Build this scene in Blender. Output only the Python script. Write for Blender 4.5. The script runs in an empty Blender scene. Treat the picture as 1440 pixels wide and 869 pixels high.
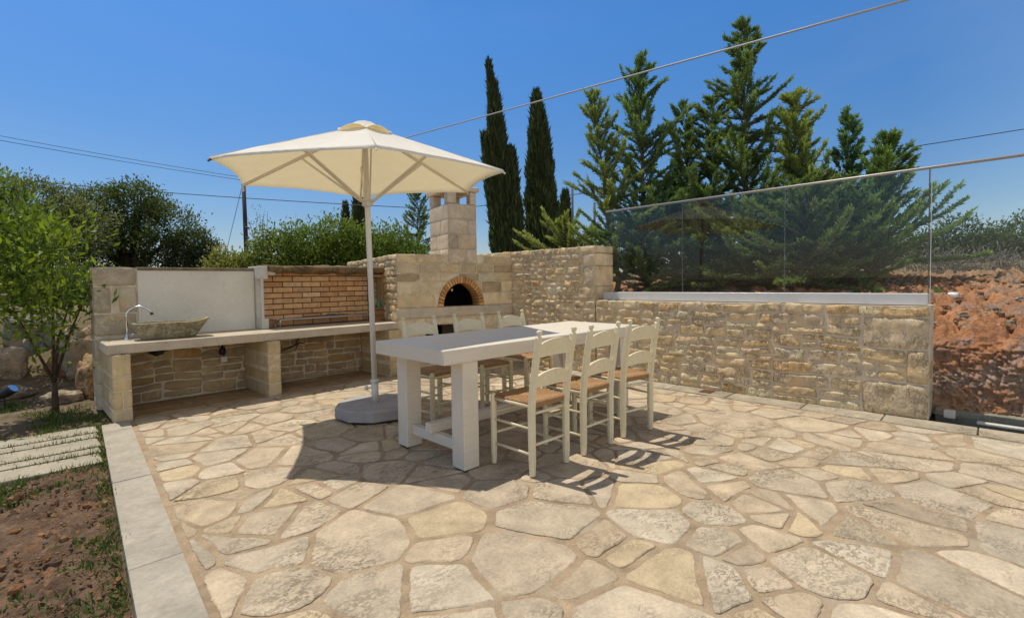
import bpy, bmesh, math, random
import numpy as np
from mathutils import Vector, Matrix

R = math.radians
PI = math.pi
scene = bpy.context.scene
COL = scene.collection
rng = np.random.default_rng(11)
random.seed(7)

# ------------------------------------------------------------------ noise
def _hash(ix, iy, iz, seed):
    h = (ix * 374761393 + iy * 668265263 + iz * 2147483647 + seed * 1274126177) & 0xFFFFFFFF
    h = ((h ^ (h >> 13)) * 1274126177) & 0xFFFFFFFF
    h = ((h ^ (h >> 16)) * 2246822519) & 0xFFFFFFFF
    return ((h ^ (h >> 15)) & 0xFFFFFF) / float(0xFFFFFF)

def vnoise(P, freq=1.0, seed=0):
    Q = np.asarray(P, float) * freq + 137.31
    I = np.floor(Q).astype(np.int64)
    F = Q - I
    F = F * F * (3 - 2 * F)
    out = 0
    for dx in (0, 1):
        wx = F[..., 0] if dx else 1 - F[..., 0]
        for dy in (0, 1):
            wy = F[..., 1] if dy else 1 - F[..., 1]
            for dz in (0, 1):
                wz = F[..., 2] if dz else 1 - F[..., 2]
                out = out + wx * wy * wz * _hash(I[..., 0] + dx, I[..., 1] + dy, I[..., 2] + dz, seed)
    return out * 2 - 1

def fbm(P, freq=1.0, octv=3, seed=0, gain=.5):
    o, a = 0, 1.0
    for k in range(octv):
        o = o + a * vnoise(P, freq * 2 ** k, seed + k * 17)
        a *= gain
    return o

def sstep(x):
    x = np.clip(x, 0, 1)
    return x * x * (3 - 2 * x)

# ------------------------------------------------------------------ mesh builder
class MB:
    def __init__(s):
        s.V, s.C, s.L, s.T, s.M, s.S, s.n = [], [], [], [], [], [], 0
    def add(s, V, F, col=(1, 1, 1), mat=0, smooth=False):
        V = np.asarray(V, float).reshape(-1, 3)
        s.V.append(V)
        c = np.asarray(col, float)
        if c.ndim == 1: c = np.tile(c[:3], (len(V), 1))
        s.C.append(c)
        if isinstance(F, np.ndarray):
            s.L.append(F.ravel() + s.n); s.T.append(np.full(len(F), F.shape[1])); m = len(F)
        else:
            s.L.append(np.array([i for f in F for i in f], int) + s.n); s.T.append(np.array([len(f) for f in F], int)); m = len(F)
        s.M.append(np.full(m, mat)); s.S.append(np.full(m, smooth))
        s.n += len(V)
        return s
    def build(s, name, mats, parent=None, kind=None):
        me = bpy.data.meshes.new(name)
        V = np.concatenate(s.V); C = np.concatenate(s.C); L = np.concatenate(s.L); T = np.concatenate(s.T)
        me.vertices.add(len(V)); me.vertices.foreach_set('co', V.astype(np.float32).ravel())
        me.loops.add(len(L)); me.loops.foreach_set('vertex_index', L.astype(np.int32))
        me.polygons.add(len(T))
        me.polygons.foreach_set('loop_start', np.concatenate([[0], np.cumsum(T)[:-1]]).astype(np.int32))
        me.polygons.foreach_set('loop_total', T.astype(np.int32))
        me.polygons.foreach_set('material_index', np.concatenate(s.M).astype(np.int32))
        me.polygons.foreach_set('use_smooth', np.concatenate(s.S).astype(bool))
        a = me.color_attributes.new('col', 'FLOAT_COLOR', 'POINT')
        a.data.foreach_set('color', np.concatenate([C, np.ones((len(C), 1))], 1).astype(np.float32).ravel())
        me.update(calc_edges=True)
        me.validate()
        if not isinstance(mats, (list, tuple)): mats = [mats]
        for m in mats: me.materials.append(m)
        o = bpy.data.objects.new(name, me)
        COL.objects.link(o)
        if parent is not None: attach(o, parent)
        if kind: o['kind'] = kind
        return o

def attach(o, parent):
    """parent keeps world-space vertices where they are"""
    o.parent = parent
    o.matrix_parent_inverse = parent.matrix_basis.inverted()

def thing(name, label, cat, loc=(0, 0, 0), rz=0, group=None):
    o = bpy.data.objects.new(name, None)
    o.empty_display_size = .1
    o.location = loc; o.rotation_euler = (0, 0, rz)
    COL.objects.link(o)
    tag(o, label, cat, group)
    return o

def tag(o, label, cat, group=None):
    o['label'] = label; o['category'] = cat
    if group: o['group'] = group
    return o

def struct(o):
    o['kind'] = 'structure'
    return o

# ---- primitive shapes returning (V, F)
def box(x0, x1, y0, y1, z0, z1, bev=0.0, seg=1):
    if bev <= 0:
        V = [(x, y, z) for x in (x0, x1) for y in (y0, y1) for z in (z0, z1)]
        F = [(0, 1, 3, 2), (4, 6, 7, 5), (0, 4, 5, 1), (2, 3, 7, 6), (0, 2, 6, 4), (1, 5, 7, 3)]
        return np.array(V), F
    bm = bmesh.new()
    bmesh.ops.create_cube(bm, size=1)
    for v in bm.verts:
        v.co = Vector(((x0 + x1) / 2 + v.co.x * (x1 - x0), (y0 + y1) / 2 + v.co.y * (y1 - y0), (z0 + z1) / 2 + v.co.z * (z1 - z0)))
    bmesh.ops.bevel(bm, geom=bm.edges[:], offset=bev, segments=seg, profile=.6, affect='EDGES')
    return bm_out(bm)

def bm_out(bm):
    bm.verts.index_update()
    V = np.array([v.co[:] for v in bm.verts]); F = [tuple(v.index for v in f.verts) for f in bm.faces]
    bm.free()
    return V, F

def tube(pts, rad, seg=8, caps=True, sx=1.0):
    pts = [np.array(p, float) for p in pts]
    n = len(pts)
    rad = [rad] * n if np.isscalar(rad) else rad
    V, F = [], []
    prev = None
    for i, p in enumerate(pts):
        d = pts[min(i + 1, n - 1)] - pts[max(i - 1, 0)]
        d = d / (np.linalg.norm(d) + 1e-9)
        ref = np.array([0, 0, 1.0]) if abs(d[2]) < .9 else np.array([1.0, 0, 0])
        a = np.cross(ref, d) if prev is None else prev - d * (prev @ d)
        a /= np.linalg.norm(a) + 1e-9
        prev = a
        b = np.cross(d, a)
        for k in range(seg):
            t = 2 * PI * (k + .5) / seg
            V.append(p + rad[i] * (a * math.cos(t) + b * math.sin(t)))
    for i in range(n - 1):
        for k in range(seg):
            F.append((i * seg + k, i * seg + (k + 1) % seg, (i + 1) * seg + (k + 1) % seg, (i + 1) * seg + k))
    if caps:
        F.append(tuple(range(seg - 1, -1, -1))); F.append(tuple((n - 1) * seg + k for k in range(seg)))
    return np.array(V), F

def lathe(prof, cx=0, cy=0, seg=16):
    V, F = [], []
    for r, z in prof:
        for k in range(seg):
            t = 2 * PI * k / seg
            V.append((cx + r * math.cos(t), cy + r * math.sin(t), z))
    n = len(prof)
    for i in range(n - 1):
        for k in range(seg):
            F.append((i * seg + k, i * seg + (k + 1) % seg, (i + 1) * seg + (k + 1) % seg, (i + 1) * seg + k))
    F.append(tuple(range(seg - 1, -1, -1))); F.append(tuple((n - 1) * seg + k for k in range(seg)))
    return np.array(V), F

def prism(poly, O, U, V_, N, depth):
    """polygon in (u,v) extruded by depth along N"""
    O, U, V_, N = [np.array(a, float) for a in (O, U, V_, N)]
    a = np.array([O + U * u + V_ * v for u, v in poly]); b = a + N * depth
    n = len(poly)
    F = [tuple(range(n - 1, -1, -1)), tuple(range(n, 2 * n))] + [(i, (i + 1) % n, n + (i + 1) % n, n + i) for i in range(n)]
    return np.concatenate([a, b]), F

# ------------------------------------------------------------------ materials
def new_mat(name):
    m = bpy.data.materials.new(name); m.use_nodes = True
    nt = m.node_tree
    return m, nt, nt.nodes['Principled BSDF'], nt.nodes['Material Output']

def N_(nt, t, **kw):
    n = nt.nodes.new(t)
    for k, v in kw.items():
        if k in n.inputs: n.inputs[k].default_value = v
        else: setattr(n, k, v)
    return n

def ramp(nt, src, stops):
    r = nt.nodes.new('ShaderNodeValToRGB')
    el = r.color_ramp.elements
    while len(el) < len(stops): el.new(.5)
    for e, (p, c) in zip(el, stops):
        e.position = p; e.color = (c, c, c, 1) if np.isscalar(c) else (*c, 1)
    nt.links.new(src, r.inputs[0])
    return r.outputs[0]

def mixc(nt, kind, fac, a, b):
    m = nt.nodes.new('ShaderNodeMix'); m.data_type = 'RGBA'; m.blend_type = kind
    for i, v in ((0, fac), (6, a), (7, b)):
        if isinstance(v, bpy.types.NodeSocket): nt.links.new(v, m.inputs[i])
        elif np.isscalar(v): m.inputs[i].default_value = v
        else: m.inputs[i].default_value = (*v, 1)
    return m.outputs[2]

def noise_tex(nt, scale, detail=4, rough=.55, dist=0, vec=None, dims='3D'):
    n = N_(nt, 'ShaderNodeTexNoise', Scale=scale, Detail=detail, Roughness=rough, Distortion=dist)
    if vec is not None: nt.links.new(vec, n.inputs['Vector'])
    return n.outputs['Fac']

def coords(nt, scale=(1, 1, 1), rot=(0, 0, 0)):
    g = nt.nodes.new('ShaderNodeTexCoord')
    mp = nt.nodes.new('ShaderNodeMapping'); mp.inputs['Scale'].default_value = scale; mp.inputs['Rotation'].default_value = rot
    nt.links.new(g.outputs['Object'], mp.inputs['Vector'])
    return mp.outputs[0]

def bump(nt, bsdf, height, strength=.3, dist=.01):
    b = N_(nt, 'ShaderNodeBump', Strength=strength, Distance=dist)
    nt.links.new(height, b.inputs['Height']); nt.links.new(b.outputs[0], bsdf.inputs['Normal'])

def stone_mat(name, base=None, grain=60, blotch=6, var=.35, pits=0.0, pitcol=(.16, .13, .09), bmp=.5, rough=.85, warm=None, bdist=.006, pit_scale=9, relief=0.0, gate=False):
    m, nt, p, out = new_mat(name)
    vec = coords(nt)
    if base is None:
        at = nt.nodes.new('ShaderNodeAttribute'); at.attribute_name = 'col'; c = at.outputs['Color']
    else:
        c = base
    n1 = noise_tex(nt, blotch, 5, .6, .4, vec)
    n2 = noise_tex(nt, grain, 4, .65, 0, vec)
    c = mixc(nt, 'MULTIPLY', 1.0, c, ramp(nt, n1, [(.25, 1 - var), (.75, 1 + var * .4)]))
    c = mixc(nt, 'MULTIPLY', 1.0, c, ramp(nt, n2, [(.3, 1 - var * .55), (.7, 1 + var * .25)]))
    if warm is not None:
        n4 = noise_tex(nt, blotch * .6, 4, .6, .8, vec)
        c = mixc(nt, 'MIX', ramp(nt, n4, [(.52, 0), (.68, .55)]), c, warm)
    if gate:
        st = noise_tex(nt, .8, 4, .6, .4, vec)
        c = mixc(nt, 'MULTIPLY', 1.0, c, ramp(nt, st, [(.3, .90), (.7, 1.05)]))
    h = n2
    if pits > 0:
        big = noise_tex(nt, pit_scale * .42, 3, .5, .3, vec)
        vec2 = coords(nt, (1, 1.6, 1), (0, 0, .6))
        fine = noise_tex(nt, pit_scale * 3.2, 5, .72, 1.2, vec2)
        mask = mixc(nt, 'MULTIPLY', 1.0, ramp(nt, big, [(.43, 0), (.57, 1)]), ramp(nt, fine, [(.515, 0), (.575, 1)]))
        if gate:
            g = noise_tex(nt, 1.7, 2, .5, 0, vec)
            mask = mixc(nt, 'MULTIPLY', 1.0, mask, ramp(nt, g, [(.40, .12), (.62, 1)]))
        fac = mixc(nt, 'MULTIPLY', 1.0, mask, (pits, pits, pits))
        c = mixc(nt, 'MIX', fac, c, pitcol)
        hh = mixc(nt, 'SUBTRACT', 1.0, n2, mask)
        h = hh
    if relief > 0:
        r1 = noise_tex(nt, 7, 5, .6, .8, vec)
        h = mixc(nt, 'ADD', 1.0, h, mixc(nt, 'MULTIPLY', 1.0, r1, (relief, relief, relief)))
    if isinstance(c, bpy.types.NodeSocket): nt.links.new(c, p.inputs['Base Color'])
    p.inputs['Roughness'].default_value = rough
    p.inputs['Specular IOR Level'].default_value = .25
    bump(nt, p, h, bmp, bdist)
    return m

def paint_mat(name, base, rough=.45, var=.08, bmp=.08, scale=25, dirt=None, spec=.4):
    m, nt, p, out = new_mat(name)
    vec = coords(nt)
    n1 = noise_tex(nt, scale, 5, .6, .3, vec)
    c = mixc(nt, 'MULTIPLY', 1.0, base, ramp(nt, n1, [(.3, 1 - var), (.7, 1 + var * .3)]))
    if dirt is not None:
        n2 = noise_tex(nt, scale * .25, 5, .65, .5, vec)
        c = mixc(nt, 'MIX', ramp(nt, n2, [(.5, 0), (.75, .45)]), c, dirt)
    nt.links.new(c, p.inputs['Base Color'])
    nr = noise_tex(nt, scale * 2, 3, .5, 0, vec)
    nt.links.new(ramp(nt, nr, [(.2, rough - .1), (.8, rough + .12)]), p.inputs['Roughness'])
    p.inputs['Specular IOR Level'].default_value = spec
    bump(nt, p, nr, bmp, .003)
    return m

def grain_mat(name, base):
    m, nt, p, out = new_mat(name)
    vec = coords(nt, (1.2, 26, 26)); v2 = coords(nt)
    g = noise_tex(nt, 3, 6, .65, .6, vec); d = noise_tex(nt, 5, 6, .65, .5, v2); e = noise_tex(nt, 40, 3, .5, 0, v2)
    c = mixc(nt, 'MULTIPLY', 1.0, base, ramp(nt, g, [(.3, .90), (.7, 1.03)]))
    c = mixc(nt, 'MIX', ramp(nt, d, [(.52, 0), (.78, .4)]), c, (.58, .50, .38))
    nt.links.new(c, p.inputs['Base Color'])
    nt.links.new(ramp(nt, e, [(.2, .36), (.8, .56)]), p.inputs['Roughness'])
    bump(nt, p, g, .22, .004)
    return m

def metal_mat(name, base, rough=.35, metallic=1.0):
    m = paint_mat(name, base, rough, .1, .04, 40)
    m.node_tree.nodes['Principled BSDF'].inputs['Metallic'].default_value = metallic
    return m

def leaf_mat(name, trans=.35, rough=.5, tcol=(1.25, 1.25, .55)):
    m, nt, p, out = new_mat(name)
    at = nt.nodes.new('ShaderNodeAttribute'); at.attribute_name = 'col'
    nt.links.new(at.outputs['Color'], p.inputs['Base Color'])
    p.inputs['Roughness'].default_value = rough; p.inputs['Specular IOR Level'].default_value = .3
    tr = nt.nodes.new('ShaderNodeBsdfTranslucent')
    nt.links.new(mixc(nt, 'MULTIPLY', 1.0, at.outputs['Color'], tcol), tr.inputs['Color'])
    mx = nt.nodes.new('ShaderNodeMixShader'); mx.inputs[0].default_value = trans
    nt.links.new(p.outputs[0], mx.inputs[1]); nt.links.new(tr.outputs[0], mx.inputs[2])
    nt.links.new(mx.outputs[0], out.inputs[0])
    return m

def glass_mat(name, tint=(.98, .992, .986)):
    m, nt, p, out = new_mat(name)
    nt.nodes.remove(p)
    lw = N_(nt, 'ShaderNodeLayerWeight', Blend=.5)
    pw = N_(nt, 'ShaderNodeMath', operation='POWER'); pw.inputs[1].default_value = 5
    nt.links.new(lw.outputs['Facing'], pw.inputs[0])
    ml = N_(nt, 'ShaderNodeMath', operation='MULTIPLY_ADD'); ml.inputs[1].default_value = .85; ml.inputs[2].default_value = .022
    nt.links.new(pw.outputs[0], ml.inputs[0])
    gl = N_(nt, 'ShaderNodeBsdfGlossy', Roughness=0.0); gl.inputs['Color'].default_value = (1, 1, 1, 1)
    tr = nt.nodes.new('ShaderNodeBsdfTransparent'); tr.inputs['Color'].default_value = (*tint, 1)
    mx = nt.nodes.new('ShaderNodeMixShader')
    nt.links.new(ml.outputs[0], mx.inputs[0]); nt.links.new(tr.outputs[0], mx.inputs[1]); nt.links.new(gl.outputs[0], mx.inputs[2])
    df = N_(nt, 'ShaderNodeBsdfDiffuse'); df.inputs['Color'].default_value = (.8, .82, .82, 1)   # film of dust on the pane
    mx2 = nt.nodes.new('ShaderNodeMixShader'); mx2.inputs[0].default_value = .0015
    nt.links.new(mx.outputs[0], mx2.inputs[1]); nt.links.new(df.outputs[0], mx2.inputs[2])
    nt.links.new(mx2.outputs[0], out.inputs[0])
    return m

def cloth_mat(name, base, trans_col, fac):
    m, nt, p, out = new_mat(name)
    vec = coords(nt)
    n1 = noise_tex(nt, 9, 4, .6, .2, vec)
    c = mixc(nt, 'MULTIPLY', 1.0, base, ramp(nt, n1, [(.3, .93), (.7, 1.02)]))
    nt.links.new(c, p.inputs['Base Color']); p.inputs['Roughness'].default_value = .9; p.inputs['Specular IOR Level'].default_value = .1
    w = N_(nt, 'ShaderNodeTexNoise', Scale=420.0, Detail=1.0)
    bump(nt, p, w.outputs['Fac'], .08, .002)
    tr = nt.nodes.new('ShaderNodeBsdfTranslucent'); tr.inputs['Color'].default_value = (*trans_col, 1)
    mx = nt.nodes.new('ShaderNodeMixShader'); mx.inputs[0].default_value = fac
    nt.links.new(p.outputs[0], mx.inputs[1]); nt.links.new(tr.outputs[0], mx.inputs[2]); nt.links.new(mx.outputs[0], out.inputs[0])
    return m

M = {}
M['flag'] = stone_mat('flagstone', None, 75, 6, .34, .82, (.23, .185, .125), .6, .88, None, .008, 9, 2.6, True)
M['joint'] = stone_mat('joint_mortar', (.43, .315, .20), 110, 7, .45, 0, bmp=.5, rough=.95, warm=(.38, .325, .25), bdist=.004)
M['kerb'] = stone_mat('kerb_marble', (.45, .40, .315), 45, 4, .30, .45, (.30, .25, .18), .25, .75, None, .003, 5)
M['rubble'] = stone_mat('rubble_stone', None, 70, 9, .26, .22, (.30, .22, .12), .9, .92, (.74, .50, .23), .009, 7)
M['ashlar'] = stone_mat('dressed_stone', None, 80, 7, .26, .22, (.32, .24, .14), .65, .9, (.70, .51, .28), .006, 6)
M['mortar'] = stone_mat('wall_mortar', (.74, .62, .45), 110, 9, .3, 0, bmp=.6, rough=.95, bdist=.005)
M['path'] = stone_mat('path_slab', (.44, .385, .29), 45, 5, .3, .4, (.28, .23, .16), .4, .85, None, .005, 6)
M['slab'] = stone_mat('worktop_stone', (.56, .475, .36), 50, 5, .24, .3, (.36, .28, .18), .35, .7, None, .004, 6)
M['plaster'] = stone_mat('plaster', (.76, .72, .62), 35, 3, .12, 0, bmp=.35, rough=.95, bdist=.006)
M['cement'] = stone_mat('grey_cement', (.66, .63, .55), 60, 6, .2, 0, bmp=.4, rough=.95)
M['footing'] = stone_mat('footing_concrete', (.30, .28, .22), 50, 6, .35, .3, bmp=.5, rough=.95)
M['coping'] = stone_mat('weathered_coping', (.26, .20, .13), 40, 8, .5, 0, bmp=.8, rough=.95)
M['brick'] = stone_mat('oven_brick', None, 90, 14, .3, 0, bmp=.5, rough=.9, bdist=.004)
M['bmortar'] = stone_mat('brick_mortar', (.11, .07, .045), 90, 12, .3, 0, bmp=.4, rough=.95)
M['soot_black'] = stone_mat('soot_black', (.012, .010, .009), 40, 6, .3, 0, bmp=.5, rough=1)
M['wood'] = stone_mat('rough_timber', (.27, .185, .10), 60, 9, .5, .6, (.06, .04, .025), .9, .9, None, .012, 7)
M['white'] = grain_mat('table_paint', (.76, .68, .55))
M['cream'] = paint_mat('chair_paint', (.80, .70, .465), .42, .10, .08, 30, (.58, .50, .33))
M['pole'] = paint_mat('parasol_pole', (.74, .70, .62), .35, .05, .03, 30)
M['base'] = stone_mat('parasol_base', (.40, .375, .36), 120, 8, .2, 0, bmp=.3, rough=.85, bdist=.002)
M['rubber'] = paint_mat('black_rubber', (.015, .015, .015), .7, .1, .05)
M['canvas'] = cloth_mat('parasol_canvas', (.89, .87, .80), (.95, .79, .45), .27)
M['vent'] = cloth_mat('vent_canvas', (.84, .83, .79), (.80, .60, .26), .32)
M['alu'] = paint_mat('aluminium_channel', (.66, .66, .64), .4, .06, .03, 12)
M['rail'] = metal_mat('brushed_rail', (.36, .345, .32), .45, .5)
M['glass'] = glass_mat('balustrade_glass')
M['seal'] = paint_mat('joint_silicone', (.10, .12, .115), .4, .1, .02)
M['chrome'] = metal_mat('tap_chrome', (.72, .74, .74), .18)
M['steel'] = metal_mat('grill_steel', (.55, .54, .53), .4, .8)
M['sink'] = stone_mat('basin_stone', (.42, .36, .22), 60, 14, .5, .5, (.20, .17, .10), .9, .85, (.55, .52, .42), .008, 12)
M['bulb'] = paint_mat('lamp_white', (.85, .85, .82), .3, .02, .0)
M['black'] = paint_mat('black_plastic', (.018, .018, .02), .5, .1, .05)
M['orange'] = paint_mat('orange_pipe', (.55, .19, .05), .5, .1, .05)
M['label'] = paint_mat('white_tag', (.7, .66, .56), .6, .1, .03)
M['teal'] = paint_mat('teal_plastic', (.03, .36, .27), .35, .1, .02)
M['bark'] = stone_mat('bark', (.10, .075, .05), 50, 14, .5, 0, bmp=1.0, rough=.95, bdist=.01)
M['palebark'] = stone_mat('pale_bark', (.20, .16, .11), 50, 14, .5, 0, bmp=1.0, rough=.95, bdist=.01)
M['leaf'] = leaf_mat('broad_leaf')
M['needle'] = leaf_mat('conifer_spray', .32, .6, (1.1, 1.15, .5))
M['dry'] = leaf_mat('dry_twigs', .1, .9, (1, 1, 1))
M['soil'] = stone_mat('garden_soil', None, 80, 10, .45, 0, bmp=1.0, rough=1, bdist=.015)
M['bank'] = stone_mat('red_earth', None, 45, 9, .5, 0, bmp=1.0, rough=1, bdist=.03)
M['ground'] = stone_mat('ground_earth', None, 8, 1.5, .4, 0, bmp=.6, rough=1, bdist=.05)
M['rock'] = stone_mat('field_rock', None, 30, 6, .45, .4, (.12, .08, .05), .9, .95, (.44, .24, .10), .02, 4)
M['grass'] = leaf_mat('grass_blade', .3, .6)
M['polewood'] = paint_mat('tarred_pole', (.035, .03, .035), .8, .2, .2, 12)
M['wire'] = paint_mat('wire_black', (.05, .055, .08), .6, .05, .0)
M['cable'] = paint_mat('grey_cable', (.46, .46, .47), .5, .05, .02)
M['post'] = paint_mat('dark_post', (.05, .055, .07), .6, .1, .05)
M['rust'] = paint_mat('rusty_iron', (.12, .045, .025), .8, .3, .3, 40)

def seat_mat():
    m, nt, p, out = new_mat('rush_seat')
    at = nt.nodes.new('ShaderNodeAttribute'); at.attribute_name = 'col'
    n = noise_tex(nt, 70, 4, .7, .2, coords(nt))
    nt.links.new(mixc(nt, 'MULTIPLY', 1.0, at.outputs['Color'], ramp(nt, n, [(.25, .55), (.75, 1.2)])), p.inputs['Base Color'])
    p.inputs['Roughness'].default_value = .75
    bump(nt, p, n, .4, .004)
    return m
M['seat'] = seat_mat()

# ------------------------------------------------------------------ camera, light, sky
YAW, PITCH, ROLL, FPX, CY, EYE = .7725, .0350, .0144, 690.47, 421.76, 1.162
cd = bpy.data.cameras.new('camera'); cam = bpy.data.objects.new('camera', cd); COL.objects.link(cam); scene.camera = cam
cd.sensor_width = 36; cd.lens = FPX / 1440 * 36; cd.shift_y = (CY - 434.5) / 1440; cd.clip_start = .05; cd.clip_end = 2000
fw = Vector((math.cos(YAW) * math.cos(PITCH), math.sin(YAW) * math.cos(PITCH), -math.sin(PITCH)))
upv = Vector((math.cos(YAW) * math.sin(PITCH), math.sin(YAW) * math.sin(PITCH), math.cos(PITCH)))
rt = Vector((math.sin(YAW), -math.cos(YAW), 0))
cx_ = rt * math.cos(ROLL) - upv * math.sin(ROLL); cy_ = rt * math.sin(ROLL) + upv * math.cos(ROLL)
mw = Matrix((cx_, cy_, -fw)).transposed().to_4x4(); mw.translation = (0, 0, EYE)
cam.matrix_world = mw

SUN = Vector((-.075, .37, 1)).normalized()
sd = bpy.data.lights.new('sun', 'SUN'); sun = bpy.data.objects.new('sun', sd); COL.objects.link(sun)
sd.energy = 3.85; sd.angle = R(.53); sd.color = (1, .945, .84)
sun.rotation_euler = SUN.to_track_quat('Z', 'Y').to_euler(); sun.location = (0, 0, 12)
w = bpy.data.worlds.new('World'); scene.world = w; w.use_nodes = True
wn = w.node_tree; bg = wn.nodes['Background']
sky = wn.nodes.new('ShaderNodeTexSky'); sky.sky_type = 'NISHITA'; sky.sun_disc = False
sky.sun_elevation = math.asin(SUN.z); sky.sun_rotation = math.atan2(SUN.x, SUN.y)
sky.altitude = 100; sky.air_density = 1.0; sky.dust_density = .3; sky.ozone_density = 3.0
# clear saturated sky to the north east, paler, warmer, brighter half added behind the view to lift shaded faces, deeper blue kept down to the skyline
def wmath(op, a, b=None, c=None, clamp=False):
    n = wn.nodes.new('ShaderNodeMath'); n.operation = op; n.use_clamp = clamp
    for i, v in enumerate((a, b, c)):
        if v is None: continue
        if isinstance(v, bpy.types.NodeSocket): wn.links.new(v, n.inputs[i])
        else: n.inputs[i].default_value = v
    return n.outputs[0]
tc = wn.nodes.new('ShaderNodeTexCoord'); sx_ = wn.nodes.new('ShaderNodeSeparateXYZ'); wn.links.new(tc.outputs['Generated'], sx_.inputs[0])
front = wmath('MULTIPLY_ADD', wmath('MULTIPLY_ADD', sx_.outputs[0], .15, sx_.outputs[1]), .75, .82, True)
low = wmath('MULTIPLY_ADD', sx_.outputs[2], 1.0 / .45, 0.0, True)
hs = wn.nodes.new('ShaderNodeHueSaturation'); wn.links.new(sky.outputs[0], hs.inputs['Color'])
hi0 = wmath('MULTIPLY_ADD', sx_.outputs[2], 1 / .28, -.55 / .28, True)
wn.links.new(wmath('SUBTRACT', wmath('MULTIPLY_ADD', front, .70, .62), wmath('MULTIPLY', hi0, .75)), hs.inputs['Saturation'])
hi = wmath('MULTIPLY_ADD', sx_.outputs[2], 1 / .28, -.55 / .28, True)          # zenith dimmed, greyed and warmed to deepen and warm the shadows
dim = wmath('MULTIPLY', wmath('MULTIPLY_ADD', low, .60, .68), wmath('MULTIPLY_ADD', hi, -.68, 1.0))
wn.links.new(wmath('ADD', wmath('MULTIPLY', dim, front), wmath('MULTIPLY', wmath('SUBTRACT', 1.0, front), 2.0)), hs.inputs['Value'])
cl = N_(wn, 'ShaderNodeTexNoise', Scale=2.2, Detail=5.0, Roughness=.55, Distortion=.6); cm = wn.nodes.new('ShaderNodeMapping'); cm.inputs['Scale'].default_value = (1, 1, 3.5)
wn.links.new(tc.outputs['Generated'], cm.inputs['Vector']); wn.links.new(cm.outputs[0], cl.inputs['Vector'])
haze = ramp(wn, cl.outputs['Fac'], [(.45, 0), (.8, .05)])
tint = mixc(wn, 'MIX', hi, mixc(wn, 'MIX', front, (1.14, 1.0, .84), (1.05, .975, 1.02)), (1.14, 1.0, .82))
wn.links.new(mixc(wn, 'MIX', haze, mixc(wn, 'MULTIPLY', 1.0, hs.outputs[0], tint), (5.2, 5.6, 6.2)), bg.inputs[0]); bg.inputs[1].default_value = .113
scene.view_settings.view_transform = 'Standard'; scene.view_settings.look = 'None'
scene.view_settings.exposure = 0; scene.view_settings.gamma = 1
try:
    scene.cycles.transparent_max_bounces = 16; scene.cycles.max_bounces = 8; scene.cycles.diffuse_bounces = 4
except Exception: pass

# ------------------------------------------------------------------ stone helpers
PAL_RUBBLE = [(.83, .63, .365), (.80, .61, .355), (.84, .67, .42), (.78, .575, .32), (.85, .70, .47), (.80, .555, .28), (.75, .585, .39), (.82, .62, .345)]
PAL_ASHLAR = [(.82, .64, .40), (.79, .63, .41), (.75, .58, .36), (.83, .68, .45), (.80, .62, .38)]
PAL_FLAG = [(.595, .475, .325), (.59, .475, .335), (.61, .50, .36), (.59, .46, .305), (.57, .465, .33), (.60, .47, .295), (.62, .52, .38), (.57, .45, .31)]

def pick(pal, j=.06):
    c = np.array(pal[rng.integers(len(pal))]) * (1 + rng.normal(0, j))
    return np.clip(c, .02, .85)

def bsp(u0, u1, v0, v1, wmax, hmax, wmin, hmin):
    w, h = u1 - u0, v1 - v0
    canw = w > wmax * rng.uniform(.75, 1.15) and w > 2 * wmin
    canh = h > hmax * rng.uniform(.75, 1.15) and h > 2 * hmin
    if not canw and not canh: return [(u0, u1, v0, v1)]
    if canh and (not canw or h / hmax > w / wmax * rng.uniform(.6, 1.2)):
        f = rng.uniform(.32, .68); m = v0 + h * f; m = min(max(m, v0 + hmin), v1 - hmin)
        return bsp(u0, u1, v0, m, wmax, hmax, wmin, hmin) + bsp(u0, u1, m, v1, wmax, hmax, wmin, hmin)
    f = rng.uniform(.3, .7); m = u0 + w * f; m = min(max(m, u0 + wmin), u1 - wmin)
    return bsp(u0, m, v0, v1, wmax, hmax, wmin, hmin) + bsp(m, u1, v0, v1, wmax, hmax, wmin, hmin)

def courses(u0, u1, vs, wlo, whi):
    out = []
    for a, b in zip(vs[:-1], vs[1:]):
        u = u0
        while u < u1 - 1e-6:
            w = rng.uniform(wlo, whi)
            if u1 - u - w < wlo * .7: w = u1 - u
            out.append((u, min(u + w, u1), a, b)); u += w
    return out

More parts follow.
